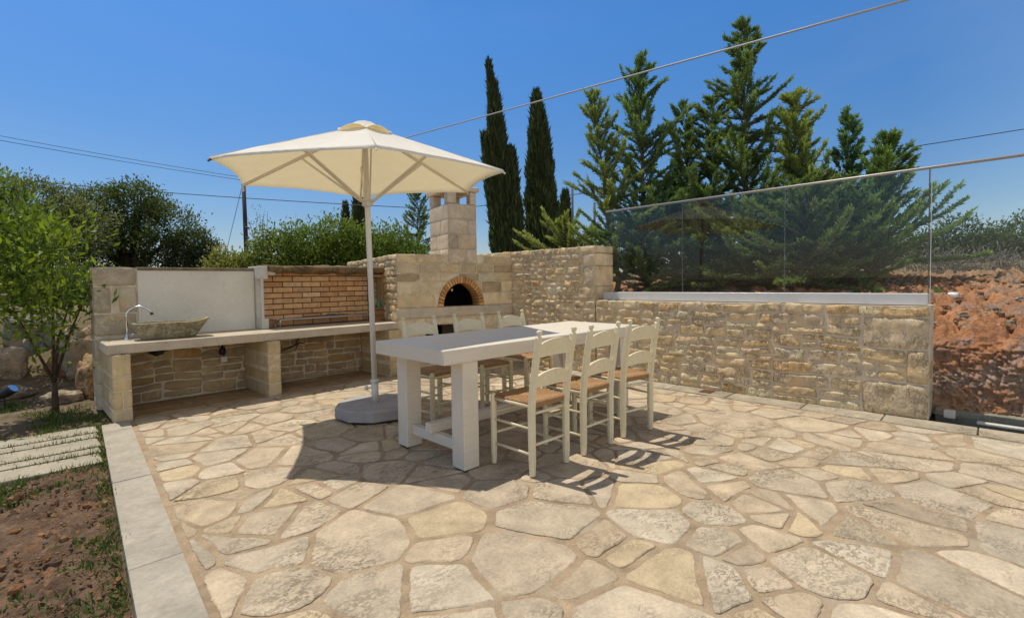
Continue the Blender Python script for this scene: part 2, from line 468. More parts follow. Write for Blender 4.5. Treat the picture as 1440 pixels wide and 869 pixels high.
def stone_patch(mb, F, rect, mort=.012, dep=.02, amp=.012, back=.1, col=(.5, .4, .3), cell=.02, corner=.2, jit=.006, warp=.0, hole=None, mat=0, seed=0, edges=8, freq=14):
    O, U, V, N = F
    u0, u1, v0, v1 = rect
    hw, hh = (u1 - u0) / 2 - mort / 2, (v1 - v0) / 2 - mort / 2
    if hw < .008 or hh < .008: return
    nu = int(np.clip((u1 - u0) / cell, 5, 36)); nv = int(np.clip((v1 - v0) / cell, 5, 26))
    s = np.sin(np.linspace(-1, 1, nu + 1) * PI / 2 * .93) / math.sin(PI / 2 * .93)
    t = np.sin(np.linspace(-1, 1, nv + 1) * PI / 2 * .93) / math.sin(PI / 2 * .93)
    S, T = np.meshgrid(s, t, indexing='ij')
    asp = min(hw, hh)
    cu, cv = corner * asp / hw, corner * asp / hh
    u = (u0 + u1) / 2 + S * (1 - cu * np.abs(T) ** 4 * .5) * hw
    v = (v0 + v1) / 2 + T * (1 - cv * np.abs(S) ** 4 * .5) * hh
    P2 = np.stack([u, v, np.full_like(u, seed * 3.7)], -1)
    off = rng.uniform(-50, 50)
    Pn = P2 + off
    u = u + jit * vnoise(Pn, 9, 1) * np.abs(S) + jit * .5 * vnoise(Pn, 28, 3) * np.abs(S)
    v = v + jit * vnoise(Pn, 9, 2) * np.abs(T) + jit * .5 * vnoise(Pn, 28, 4) * np.abs(T)
    if warp:
        W = np.stack([u, v, np.full_like(u, seed)], -1)
        u, v = u + warp * fbm(W, 2.4, 2, 50), v + warp * fbm(W, 2.4, 2, 60)
    keep = None
    if hole is not None:
        (cu_, cv_), hr, vmin, st = hole            # arch: radius hr, stretched by st vertically
        du, dv = u - cu_, (v - cv_) / st
        rr = np.hypot(du, dv)
        ins = (rr < hr) & (v > vmin - .02)
        if ins.all(): return
        k = np.where(ins, hr / np.maximum(rr, 1e-4), 1)
        u = np.where(ins, cu_ + du * k, u); v = np.where(ins, cv_ + dv * k * st, v)
        keep = ins
    e = (1 - np.abs(S) ** edges) * (1 - np.abs(T) ** edges)
    tilt = rng.normal(0, .25, 2)
    h = e * (dep * (1 + tilt[0] * S + tilt[1] * T) + amp * fbm(Pn, freq, 4, 5, .55) + amp * .7 * np.abs(vnoise(Pn, freq * .45, 9)))
    h = np.maximum(h, -.004)
    P = np.asarray(O) + u[..., None] * U + v[..., None] * V + h[..., None] * N
    idx = np.arange((nu + 1) * (nv + 1)).reshape(nu + 1, nv + 1)
    Q = np.stack([idx[:-1, :-1], idx[1:, :-1], idx[1:, 1:], idx[:-1, 1:]], -1).reshape(-1, 4)
    if keep is not None:
        kk = keep.ravel()[Q].all(1); Q = Q[~kk]
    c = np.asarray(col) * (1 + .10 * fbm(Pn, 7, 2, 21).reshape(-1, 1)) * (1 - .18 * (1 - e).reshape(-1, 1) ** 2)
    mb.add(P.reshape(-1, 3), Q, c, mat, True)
    ring = np.concatenate([idx[:, 0], idx[-1, 1:], idx[-2::-1, -1], idx[0, -2:0:-1]])
    if back > 0:
        A = P.reshape(-1, 3)[ring]; B = A - np.asarray(N) * back
        n = len(ring)
        mb.add(np.concatenate([A, B]), np.array([(i, n + i, n + (i + 1) % n, (i + 1) % n) for i in range(n)]), np.asarray(col) * .95, mat, False)

def frame(O, U, V=(0, 0, 1)):
    U = np.array(U, float); U /= np.linalg.norm(U); V = np.array(V, float)
    return np.array(O, float), U, V, np.cross(U, V)

def core(mb, F, u0, u1, v0, v1, thick, inset=.006, mat=1):
    O, U, V, N = F
    mb.add(*prism([(u0 + inset, v0), (u1 - inset, v0), (u1 - inset, v1 - inset), (u0 + inset, v1 - inset)], O - N * (thick - inset), U, V, N, thick - inset), (1, 1, 1), mat)

# ================================================================== GROUND
def ground_h(X, Y):
    a = sstep((Y - 7.3) / 2.6) * 1.0 * sstep((9 - np.minimum(X, 9)) / 1 + 1) + sstep((Y - 11) / 20) * .25
    b = sstep((X - 5.62) / .9) * .80 + sstep((X - 6.4) / 3.2) * .35 + sstep((X - 9.5) / 8) * .42
    h = np.maximum(a, b)
    P = np.stack([X, Y, 0 * X], -1)
    return h - .075 + .05 * np.clip(h, 0, 1) * fbm(P, .9, 3, 3)
g1 = np.sinh(np.linspace(-6.2, 6.2, 300)) / math.sinh(6.2) * 900
GX, GY = np.meshgrid(g1 + 4.5, g1 + 4.5, indexing='ij')
GZ = ground_h(GX, GY)
gi = np.arange(300 * 300).reshape(300, 300)
GQ = np.stack([gi[:-1, :-1], gi[1:, :-1], gi[1:, 1:], gi[:-1, 1:]], -1).reshape(-1, 4)
gp = np.stack([GX, GY, GZ], -1).reshape(-1, 3)
gn = (fbm(gp, .35, 3, 8) * .5 + .5)[:, None]
gc = np.array([.25, .17, .095]) * gn + np.array([.13, .13, .06]) * (1 - gn)
struct(MB().add(gp, GQ, gc, 0, True).build('ground', M['ground']))

# ---- garden soil bed and lawn left of the kerb
KX = lambda y: .119 + .0733 * y                     # outer edge of the kerb
def sheet(name, xs, ys, hf, cf, mat):
    X, Y = np.meshgrid(xs, ys, indexing='ij')
    X = X + (KX(Y) - .005)                           # xs measured back from the kerb
    P = np.stack([X, Y, 0 * X], -1)
    P[..., 2] = hf(X, Y, P)
    n, m = X.shape
    i = np.arange(n * m).reshape(n, m)
    Q = np.stack([i[:-1, :-1], i[1:, :-1], i[1:, 1:], i[:-1, 1:]], -1).reshape(-1, 4)
    return struct(MB().add(P.reshape(-1, 3), Q, cf(P.reshape(-1, 3)), 0, True).build(name, mat))
def soil_h(X, Y, P): return -.045 + .03 * fbm(P, 3, 2, 3) + .026 * np.abs(fbm(P, 16, 2, 4)) + .014 * fbm(P, 42, 2, 9)
def soil_c(P):
    a = (fbm(P, 9, 3, 14) * .5 + .5).clip(0, 1)[:, None]
    b = (vnoise(P, 38, 15) > .60)[:, None]
    c = np.array([.135, .085, .055]) * a + np.array([.245, .155, .098]) * (1 - a)
    return np.where(b, np.array([.36, .19, .095]), c)
xs = np.concatenate([np.linspace(-6, -1.6, 30, endpoint=False), np.linspace(-1.6, 0, 130)])
sheet('soil_bed', xs, np.linspace(.3, 4.27, 300), soil_h, soil_c, M['soil'])
def lawn_h(X, Y, P): return -.03 + .02 * fbm(P, 4, 2, 33) + .012 * fbm(P, 22, 2, 34) + sstep((Y - 6.9) / 3.2) * .55
def lawn_c(P):
    a = (fbm(P, 5, 3, 44) * .5 + .5).clip(0, 1)[:, None]
    return np.array([.16, .12, .07]) * a + np.array([.26, .19, .12]) * (1 - a)
sheet('lawn_earth', np.linspace(-6, .55, 110), np.linspace(4.25, 10.5, 150), lawn_h, lawn_c, M['soil'])

# ---- stepping slabs
rs = [(5.22, 5.47), (5.04, 5.19), (4.74, 5.01), (4.57, 4.71), (4.28, 4.54)]
sl_lab = ['pale stone slab of the garden path closest to the sink counter', 'narrow pale stone slab, second of the garden path from the counter',
          'broad pale stone slab in the middle of the garden path', 'narrow pale stone slab just before the last one of the path', 'pale stone slab of the garden path bordering the brown soil bed']
for (a, b), lab in zip(rs, sl_lab):
    mb = MB()
    V, F = box(-1.9, KX((a + b) / 2) - .03, a, b, -.06, -.004, .008, 2)
    V[:, 1] += .006 * vnoise(V, 5, 2) - (V[:, 0] - .3) * .03
    mb.add(V, F)
    tag(mb.build('stepping_slab', M['path']), lab, 'paving slab', 'stone slabs of the garden path')

# ================================================================== PATIO
def voronoi_cells(pts, wts, bound, kn=26):
    cells = []
    P = np.asarray(pts)
    for i, p in enumerate(P):
        poly = [np.array(q, float) for q in bound]
        d = np.linalg.norm(P - p, axis=1)
        for j in np.argsort(d)[1:kn]:
            q = P[j]; n = q - p; L2 = n @ n
            m = p + n * (.5 + (wts[i] - wts[j]) / (2 * L2))
            out = []
            for a, b in zip(poly, poly[1:] + poly[:1]):
                da, db = (a - m) @ n, (b - m) @ n
                if da <= 0: out.append(a)
                if (da < 0) != (db < 0) and abs(da - db) > 1e-12: out.append(a + (b - a) * da / (da - db))
            poly = out
            if len(poly) < 3: break
        cells.append(poly if len(poly) >= 3 else None)
    return cells

def inset_poly(poly, d):
    n = len(poly); out = [np.array(p) for p in poly]
    c = sum(poly) / n
    res = [p for p in poly]
    for i in range(n):
        a, b = poly[i], poly[(i + 1) % n]
        e = b - a; L = np.hypot(*e)
        if L < 1e-6: continue
        nr = np.array([-e[1], e[0]]) / L
        if (c - a) @ nr < 0: nr = -nr
        m = a + nr * d
        new = []
        for p, q in zip(res, res[1:] + res[:1]):
            dp, dq = (p - m) @ nr, (q - m) @ nr
            if dp >= 0: new.append(p)
            if (dp > 0) != (dq > 0) and abs(dp - dq) > 1e-12: new.append(p + (q - p) * dp / (dp - dq))
        res = new
        if len(res) < 3: return None
    return res

def rough_poly(poly, step, jit, soft):
    # cut the corners a little, resample, and roughen
    pts = []
    n = len(poly)
    for i in range(n):
        a, b, c = poly[i - 1], poly[i], poly[(i + 1) % n]
        la, lc = np.linalg.norm(b - a), np.linalg.norm(c - b)
        k = min(soft, la * .35, lc * .35)
        p = b + (a - b) / max(la, 1e-6) * k; q = b + (c - b) / max(lc, 1e-6) * k
        pts += [p, (p + q + 2 * b) / 4 * 1.0, q]
    out = []
    n = len(pts)
    for a, b in zip(pts, pts[1:] + pts[:1]):
        L = np.linalg.norm(b - a); k = max(1, int(L / step))
        for t in range(k): out.append(a + (b - a) * t / k)
    P = np.array(out); P3 = np.c_[P, np.zeros(len(P))]
    P[:, 0] += jit * (fbm(P3, 9, 3, 71) + .45 * vnoise(P3, 60, 75)); P[:, 1] += jit * (fbm(P3, 9, 3, 81) + .45 * vnoise(P3, 60, 85))
    return P

KR = lambda y: .309 + .0733 * y
def split_poly(poly, n, m):
    A, B = [], []
    for a, b in zip(poly, poly[1:] + poly[:1]):
        da, db = (a - m) @ n, (b - m) @ n
        (A if da >= 0 else B).append(a)
        if (da > 0) != (db > 0) and abs(da - db) > 1e-12:
            p = a + (b - a) * da / (da - db); A.append(p); B.append(p)
    return A, B
def parea(q):
    q = np.array(q)
    return .5 * abs(np.dot(q[:, 0], np.roll(q[:, 1], 1)) - np.dot(q[:, 1], np.roll(q[:, 0], 1)))
def shatter(poly, target):
    if parea(poly) < target * rng.uniform(.7, 1.5): return [poly]
    P = np.array(poly); c = P.mean(0)
    w, v = np.linalg.eigh(np.cov((P - c).T))
    n = v[:, 1]; t = rng.normal(0, .25); n = np.array([n[0] * math.cos(t) - n[1] * math.sin(t), n[0] * math.sin(t) + n[1] * math.cos(t)])
    A, B = split_poly(poly, n, c + n * rng.normal(0, .16) * math.sqrt(w[1]))
    out = []
    for q in (A, B):
        if len(q) >= 3 and parea(q) > .004: out += shatter(q, target)
    return out
def flag_cells():
    pts, rad = [], []
    tries = 0
    while tries < 30000 and len(pts) < 500:
        tries += 1
        q = np.array([rng.uniform(-.6, 5.2), rng.uniform(-3.6, 5.7)])
        r = rng.choice([.085, .15, .215, .29], p=[.18, .28, .32, .22])
        ok = True
        if pts:
            D = np.linalg.norm(np.array(pts) - q, axis=1)
            ok = (D > (np.array(rad) + r) * .80).all()
        if ok: pts.append(q); rad.append(r)
    B = [(KR(-3.6) + .025, -3.6), (4.86, -3.6), (4.86, 5.44), (KR(5.44) + .025, 5.44)]
    out = []
    for c in voronoi_cells(pts, np.array(rad) ** 2, B):
        if c is not None: out += shatter(c, rng.choice([.05, .10, .18, .28], p=[.14, .28, .36, .22]))
    return out, pts

cells, _p = flag_cells()
mb = MB()
for poly in cells:
    if poly is None: continue
    q = inset_poly(poly, rng.uniform(.008, .020))
    if q is None: continue
    q = np.array(q)
    ar = .5 * abs(np.dot(q[:, 0], np.roll(q[:, 1], 1)) - np.dot(q[:, 1], np.roll(q[:, 0], 1)))
    if ar < .0022: continue
    P = rough_poly(list(q), .013, .0085, rng.uniform(.02, .05))
    c = P.mean(0)
    z = rng.uniform(.0025, .006); sl = rng.normal(0, .005, 2)
    col = pick(PAL_FLAG, .06)
    
    n = len(P)
    z1 = z + (P - c) @ sl
    bv = .007
    Pi = c + (P - c) * (1 - bv / np.maximum(np.linalg.norm(P - c, axis=1), .02))[:, None]
    ring0 = np.c_[P, np.full(n, -.006)]; ring1 = np.c_[c + (P - c) * .997, z1 - .0035]; ring2 = np.c_[Pi, z1]
    f = [tuple(range(2 * n, 3 * n))]
    for k in (0, n):
        f += [(k + i, k + (i + 1) % n, k + n + (i + 1) % n, k + n + i) for i in range(n)]
    if (np.cross(P[1] - P[0], c - P[0])) < 0: f = [t[::-1] for t in f]
    cc = np.tile(col, (3 * n, 1)); cc[:2 * n] *= .9
    mb.add(np.concatenate([ring0, ring1, ring2]), f, cc)
# rectangular paving under the worktop
for r in courses(.75, 3.42, [5.47, 5.70, 5.90, 6.08], .28, .6):
    V, F = box(r[0] + .006, r[1] - .006, r[2] + .006, r[3] - .006, -.01, .008, .004)
    mb.add(V, F, pick([(.46, .30, .15), (.43, .29, .16), (.50, .34, .19)]))
struct(mb.build('patio_flagstones', M['flag']))
mb = MB()
js = np.linspace(0, 1, 120); jt = np.linspace(-3.7, 6.08, 240)
JX, JY = np.meshgrid(js, jt, indexing='ij')
JX = KR(JY) + .002 + JX * (4.9 - KR(JY))
JP = np.stack([JX, JY, 0 * JX], -1); JP[..., 2] = .0035 * fbm(JP, 9, 3, 5) - .001
i = np.arange(120 * 240).reshape(120, 240)
mb.add(JP.reshape(-1, 3), np.stack([i[:-1, :-1], i[1:, :-1], i[1:, 1:], i[:-1, 1:]], -1).reshape(-1, 4), (1, 1, 1), 0, True)
struct(mb.build('patio_bed', M['joint']))
# kerb of long stone blocks along the garden
mb = MB()
ks = [-3.8, -2.6, -1.3, -.05, 1.28, 2.505, 3.71, 5.06, 5.36]
for a, b in zip(ks[:-1], ks[1:]):
    V, F = box(0, 1, a + .003, b - .003, -.12, .012, .006, 2)
    V[:, 0] = KX(V[:, 1]) + V[:, 0] * .19
    V[:, 2] += rng.normal(0, .001)
    mb.add(V, F)
struct(mb.build('kerb', M['kerb']))
# plain strip of stone slabs along the rubble wall and on past its end
mb = MB()
ys = [-3.8, -2.9, -2.1, -1.3, -.55, .05, .62, 1.2, 1.85, 2.45, 3.1, 3.75, 4.4, 4.98]
for a, b in zip(ys[:-1], ys[1:]):
    mb.add(*box(4.872, 5.125, a + .004, b - .004, -.08, .009 + rng.uniform(-.001, .001), .005), pick([(.48, .41, .30), (.47, .39, .28), (.50, .44, .34)]))
struct(mb.build('edge_strip', M['flag']))
tag(MB().add(*box(4.93, 5.07, 2.02, 2.14, .004, .0145)).build('floor_drain', M['rust']), 'small rusty drain cover set in the paving by the rubble wall', 'drain')

# ================================================================== RIGHT WALLS
FW = frame((5.13, 0, 0), (0, -1, 0))             # u = -y, normal = -x
def rub(mb, rects, F, **k):
    for r in rects:
        stone_patch(mb, F, r, col=pick(PAL_RUBBLE), **k)
mb = MB()
Y0, Y1 = .337, 3.537
q = [(-.787, -Y0, .567, .835), (-.49, -Y0, .290, .567), (-.787, -Y0, 0, .290)]
for r in q: stone_patch(mb, FW, r, .012, .016, .010, .38, pick(PAL_ASHLAR), .018, .12, .005)
rects = []
rects += bsp(-.787, -.49, .290, .567, .30, .15, .10, .07)
rects += bsp(-1.5, -.787, 0, .835, .46, .145, .13, .065)
rects += bsp(-Y1, -1.5, 0, .835, .42, .14, .12, .06)
rects += courses(-Y1, -Y0, [.835, .93], .16, .36)
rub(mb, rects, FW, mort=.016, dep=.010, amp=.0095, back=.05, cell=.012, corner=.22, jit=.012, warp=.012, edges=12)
core(mb, FW, -Y1, -Y0, 0, .93, .40)
lw = mb.build('low_stone_wall', [M['rubble'], M['mortar']])
tag(lw, 'long low wall of rough beige rubble stone under the glass balustrade', 'wall')
mb = MB()
for a, b in zip([.93, 1.10, 1.36, 1.52, 1.615][:-1], [1.10, 1.36, 1.52, 1.615]):
    wq = .20 if (b - a) > .2 else rng.uniform(.13, .3)
    stone_patch(mb, FW, (-Y1 - wq, -Y1, a, b), .010, .012, .008, .39, pick(PAL_ASHLAR), .016, .1, .004)
    rub(mb, bsp(-5.2, -Y1 - wq, a, b, .24, .11, .08, .05), FW, mort=.016, dep=.011, amp=.011, back=.05, cell=.012, corner=.25, jit=.012, edges=12)
rub(mb, bsp(-5.2, -Y1, 0, .93, .26, .115, .085, .055), FW, mort=.016, dep=.016, amp=.014, back=.05, cell=.018, corner=.5, jit=.011)
core(mb, FW, -9.0, -Y1 - .01, 0, 1.615, .40)
rub(mb, courses(-9.0, -5.2, [1.4, 1.5, 1.615], .2, .4), FW, mort=.016, dep=.016, amp=.012, back=.38, cell=.04)
FE = frame((5.13, Y1, 0), (1, 0, 0))             # end face towards the viewer
for a, b in zip([.935, 1.10, 1.36, 1.52, 1.615][:-1], [1.10, 1.36, 1.52, 1.615]):
    stone_patch(mb, FE, (.006, .40, a, b), .008, .004, .003, .01, pick(PAL_ASHLAR), .02, .06, .002)
tw = mb.build('tall_stone_wall', [M['rubble'], M['mortar']])
tag(tw, 'tall rubble stone wall stub between the pizza oven and the glass balustrade', 'wall')

# ---- glass balustrade on the low wall
GA, GB = np.array([5.362, 3.53]), np.array([5.258, .36])
gd = (GB - GA) / np.linalg.norm(GB - GA); gnm = np.array([gd[1], -gd[0]])
if gnm[0] > 0: gnm = -gnm
bal = thing('glass_balustrade', 'frameless clear glass balustrade with slim top rail and pale base channel', 'balustrade', (5.31, 2, .93))
def gprism(s0, s1, o0, o1, z0, z1, bev=0):
    V, F = box(s0, s1, o0, o1, z0, z1, bev)
    W = np.empty_like(V)
    W[:, :2] = GA + V[:, :1] * gd + V[:, 1:2] * gnm; W[:, 2] = V[:, 2]
    return W, F
LG = np.linalg.norm(GB - GA)
mb = MB().add(*gprism(0.0, LG, .012, .075, .932, 1.026, .003)).add(*gprism(0.0, LG, -.05, -.008, .932, 1.022, .003)).add(*gprism(0, LG, -.0075, .0115, .932, .95))
mb.build('base_channel', M['alu'], bal)
js = [0.012, 1.035, 2.09, LG - .004]
for a, b in zip(js[:-1], js[1:]):
    MB().add(*gprism(a + .004, b - .004, -.006, .006, .951, 2.034)).build('glass_pane', M['glass'], bal)
for a in js[1:]:
    MB().add(*gprism(a - .0035, a + .0035, -.0055, .0055, .951, 2.034)).build('joint_seal', M['seal'], bal)
MB().add(*gprism(LG + .0062, LG + .0105, -.0068, .0068, .951, 2.034)).build('polished_edge', M['label'], bal)
MB().add(*gprism(LG + .011, LG + 1.25, -.006, .006, .045, 2.034)).build('glass_pane', M['glass'], bal)
MB().add(*gprism(LG + .30, LG + 1.6, -.03, .035, .012, .030, .004)).build('base_profile', M['cement'], bal)
MB().add(*gprism(LG + .10, LG + .17, -.10, -.03, .012, .075, .006)).build('clamp', M['label'], bal)
MB().add(*tube([(*(GA + gd * s), 2.045) for s in (0, LG, LG + 2.2)], .0125, 10), (1, 1, 1), 0, True).build('top_rail', M['rail'], bal)

# ================================================================== KITCHEN WALL + COUNTER
YB = 6.10
FK = frame((0, YB, 0), (1, 0, 0))
kw = thing('kitchen_wall', 'stone wall with a pale plaster panel behind the outdoor sink', 'wall', (2, 6.2, 0))
mb = MB()
core(mb, FK, .56, 3.95, 0, 1.36, .26)
for a, b, cs in [(1.18, 1.374, [(.555, .90)]), (.92, 1.18, [(.555, .70), (.745, .905)]), (.70, .92, [(.555, .895)]), (.46, .68, [(.555, .74)]), (.24, .46, [(.555, .72)]), (0, .24, [(.555, .75)])]:
    for u0, u1 in cs: stone_patch(mb, FK, (u0, u1, a, b), .014, .012, .006, .25, pick([(.64, .54, .38), (.61, .52, .37), (.57, .48, .34)]), .02, .12, .005)
for r_ in bsp(.73, 3.95, .01, .59, .40, .14, .12, .07):
    stone_patch(mb, FK, r_, mort=.015, dep=.009, amp=.009, back=.04, cell=.018, corner=.2, jit=.012, warp=.012, edges=12, col=pick([(.50, .35, .18), (.46, .33, .19), (.54, .39, .21), (.42, .31, .19), (.50, .32, .14)]))
mb.build('masonry', [M['ashlar'], M['mortar']], kw)
mb = MB()
xs = np.linspace(.905, 1.985, 50); zs = np.linspace(.676, 1.338, 30)
PX, PZ = np.meshgrid(xs, zs, indexing='ij'); PP = np.stack([PX, 0 * PX, PZ], -1)
PP[..., 1] = YB - .010 - .004 * fbm(PP, 5, 3, 9)
i = np.arange(50 * 30).reshape(50, 30)
mb.add(PP.reshape(-1, 3), np.stack([i[:-1, :-1], i[1:, :-1], i[1:, 1:], i[:-1, 1:]], -1).reshape(-1, 4), (1, 1, 1), 0, True)
mb.build('plaster_panel', M['plaster'], kw)
mb = MB()
V, F = box(.908, 1.985, YB - .025, YB + .24, 1.339, 1.371, .006); mb.add(V, F)
mb.build('coping', M['coping'], kw)

ct = thing('stone_counter', 'long L-free stone worktop on rubble pillars along the kitchen wall', 'counter', (2, 5.7, 0))
ct['label'] = 'long pale stone worktop on rubble pillars, running from sink to oven'
mb = MB()
V, F = box(.573, 3.50, 5.40, 6.088, .5915, .6755, .006, 2)
mb.add(V, F); mb.build('worktop', M['slab'], ct)
FP = frame((0, 5.463, 0), (1, 0, 0))
def pillar(x0, x1, vs, F, depth, split):
    mb = MB()
    core(mb, F, x0, x1, 0, .590, depth)
    for k, (a, b) in enumerate(zip(vs[:-1], vs[1:])):
        cs = [(x0, x1)] if k not in split else [(x0, x0 + (x1 - x0) * split[k]), (x0 + (x1 - x0) * split[k], x1)]
        for u0, u1 in cs: stone_patch(mb, F, (u0, u1, a, b), .008, .007, .007, depth, pick([(.66, .51, .29), (.62, .48, .27), (.68, .54, .34)]), .014, .10, .003)
    return mb.build('pillar', [M['ashlar'], M['mortar']], ct)
FP = frame((0, 5.37, 0), (1, 0, 0))
pillar(.594, .733, [0, .115, .27, .40, .592], FP, .72, {1: .52, 3: .62})
pillar(1.858, 1.994, [0, .14, .28, .44, .592], FP, .72, {})
pillar(3.30, 3.47, [0, .17, .33, .46, .592], FP, .70, {2: .4})

# ---- sink: carved stone vessel
def basin():
    mb = MB()
    O = np.array([.775, 5.72, .678]); ux = np.array([1.0, -.06, 0]); uy = np.array([.06, 1.0, 0])
    n, L, hw = 34, .60, .17
    rows = []
    th = np.linspace(0, 2 * PI, 40, endpoint=False)
    def ringp(z, k, inner):
        # rounded rectangle that flares to the rim; right end lifts into a spout
        cx, sx = .30, (.215 + .085 * k) - (.03 if inner else 0)
        sy = (.11 + .06 * k) - (.025 if inner else 0)
        c, s = np.cos(th), np.sin(th)
        e = .55
        x = cx + .012 * k + sx * np.sign(c) * np.abs(c) ** e; y = sy * np.sign(s) * np.abs(s) ** e
        zz = z + 0 * th
        lift = np.clip((x - .50) / .10, 0, 1) ** 1.3 * k
        zz = zz + .032 * lift
        x = x + .030 * lift
        return x, y, zz
    prof = [(0, 0, 0), (.02, .12, 0), (.05, .32, 0), (.085, .55, 0), (.115, .78, 0), (.138, .93, 0), (.152, 1.0, 0), (.158, 1.0, 1), (.150, .96, 1), (.10, .6, 1), (.05, .3, 1), (.035, 0.0, 1)]
    V = []
    for z, k, inn in prof:
        x, y, zz = ringp(z, k, inn)
        P = O + x[:, None] * ux + y[:, None] * uy; P[:, 2] = O[2] + zz
        P += .004 * fbm(P, 22, 3, 6)[:, None] * np.array([1, 1, .6])
        if z == 0: P[:, 2] = .677
        V.append(P)
    m = len(th); F = []
    for r in range(len(prof) - 1):
        for k in range(m): F.append((r * m + k, r * m + (k + 1) % m, (r + 1) * m + (k + 1) % m, (r + 1) * m + k))
    F.append(tuple(range(m - 1, -1, -1))); F.append(tuple((len(prof) - 1) * m + k for k in range(m)))
    mb.add(np.concatenate(V), F, (1, 1, 1), 0, True)
    return mb.build('stone_basin', M['sink'])
tag(basin(), 'rough carved greenish stone basin with a raised spout end on the worktop', 'sink')
tp = thing('gooseneck_tap', 'silver gooseneck tap beside the carved stone basin', 'tap', (.775, 5.86, .6755))
arc = [(.775, 5.86, .71), (.775, 5.86, .90)] + [(.775 + .095 * (1 - math.cos(t)) , 5.86 - .03 * (1 - math.cos(t)), .90 + .085 * math.sin(t)) for t in np.linspace(.2, PI * .93, 14)]
MB().add(*tube(arc, .011, 10), (1, 1, 1), 0, True).build('spout', M['chrome'], tp)
MB().add(*lathe([(.030, .676), (.030, .690), (.020, .700), (.018, .725), (.012, .73)], .775, 5.86, 16), (1, 1, 1), 0, True).build('tap_base', M['chrome'], tp)
e_ = np.array(arc[-1])
MB().add(*tube([e_ + (-.002, 0, .004), e_ + (.004, -.001, -.016)], .0135, 10), (1, 1, 1), 0, True).build('nozzle', M['rust'], tp)
MB().add(*tube([(.775, 5.85, .715), (.80, 5.80, .725), (.815, 5.77, .735)], [.007, .006, .007], 8), (1, 1, 1), 0, True).build('lever', M['chrome'], tp)
# services hanging below the worktop
wp = thing('waste_pipe', 'orange waste pipe with a black trap under the sink worktop', 'pipe', (1.0, 6.03, .52))
MB().add(*tube([(.745, 6.04, .535), (.98, 6.04, .53)], .016, 10), (1, 1, 1), 0, True).build('pipe_run', M['orange'], wp)
MB().add(*tube([(.97, 6.02, .53), (1.02, 6.0, .50), (1.06, 6.0, .515), (1.09, 6.0, .56), (1.09, 6.0, .592)], [.022, .028, .03, .02, .018], 10), (1, 1, 1), 0, True).build('trap', M['black'], wp)
vv = thing('water_valve', 'black water valve with a pale tag hanging under the worktop', 'valve', (1.63, 6.06, .45))
MB().add(*tube([(1.625, 6.05, .592), (1.625, 6.05, .50)], .010, 8), (1, 1, 1), 0, True).add(*lathe([(.01, .415), (.034, .425), (.036, .47), (.02, .50)], 1.625, 6.04, 12), (1, 1, 1), 0, True).build('valve_body', M['black'], vv)
MB().add(*box(1.605, 1.668, 6.028, 6.040, .335, .395, .003)).build('tag', M['label'], vv)
MB().add(*tube([(1.63, 6.037, .42), (1.637, 6.034, .39)], .003, 6)).build('tag_string', M['black'], vv)
tw_ = [(2.15, 6.02, .36), (2.28, 6.0, .41), (2.36, 6.01, .43), (2.44, 6.0, .47), (2.53, 6.02, .45)]
mb = MB().add(*tube(tw_, [.005, .008, .010, .008, .004], 6)).add(*tube([(2.40, 6.0, .45), (2.44, 6.0, .53), (2.43, 6.01, .59)], [.008, .009, .006], 6)).add(*tube([(2.44, 6.0, .47), (2.40, 6.03, .37)], [.007, .004], 6))
tag(mb.build('dry_branch', M['bark']), 'dark forked dry branch hanging below the worktop under the barbecue', 'branch')

# ================================================================== BARBECUE
bq = thing('barbecue', 'open barbecue niche lined with orange bricks under a rough timber lintel', 'barbecue', (2.8, 6.0, .6755))
mb = MB()
bx0, bx1 = 2.075, 3.42
z = .690; k = 0
while z < 1.30:
    h = .056
    x = bx0 + (0 if k % 2 else -.115)
    while x < bx1:
        a, b = max(x, bx0), min(x + .222, bx1)
        if b - a > .03:
            dj = rng.uniform(-.002, .003)
            mb.add(*box(a, b, YB - .022 + dj, YB + .02, z, z + h, .003), pick([(.70, .40, .19), (.74, .44, .22), (.66, .36, .16), (.72, .46, .27), (.76, .46, .23), (.62, .33, .15)], .08))
        x += .232
    z += .066; k += 1
mb.add(*box(bx0, bx1, YB - .010, YB + .10, .677, 1.33), (1, 1, 1), 1)
mb.build('brick_back', [M['brick'], M['bmortar']], bq)
# cheeks with a square opening
def cheek(x0, x1, name):
    mb = MB()
    mb.add(*box(x0, x1, 5.905, YB - .012, .6765, .795, .005)); mb.add(*box(x0 - .004, x1, 5.90, YB + .20, 1.245, 1.392, .005)); mb.add(*box(x0 + .004, x0 + .030, 5.905, 5.935, .795, 1.245)); mb.add(*box(x0, x1 - .03, YB - .05, YB - .012, .795, 1.245))
    return mb.build(name, M['cement'], bq)
cheek(1.995, 2.075, 'cheek_wall')
mb = MB(); 
for a, b in zip([.677, .75, .82], [.745, .815, .86]): mb.add(*box(3.43, 3.60, 5.92, YB - .01, a, b, .003), pick([(.42, .22, .10), (.36, .22, .12)]))
mb.add(*box(3.55, 3.60, 5.91, YB - .012, .862, 1.26), (.40, .27, .13)); mb.add(*box(3.43, 3.60, 5.915, YB - .012, 1.26, 1.30, .003), (.44, .24, .12)); mb.add(*box(3.425, 3.445, YB - .06, YB + .02, .862, 1.26), (.05, .04, .03))
mb.build('cheek_wall', M['brick'], bq)
mb = MB()
rub(mb, bsp(3.44, 3.56, .86, 1.26, .12, .14, .05, .05), frame((0, YB - .015, 0), (1, 0, 0)), mort=.012, dep=.02, amp=.015, back=.05, cell=.02)
mb.build('stone_infill', [M['rubble']], bq)
mb = MB()
xs = np.linspace(2.08, 3.60, 60)
prof = [(-.22, .0), (-.225, .03), (-.20, .055), (0, .065), (.2, .06), (.2, -.03), (-.05, -.04), (-.2, -.025)]
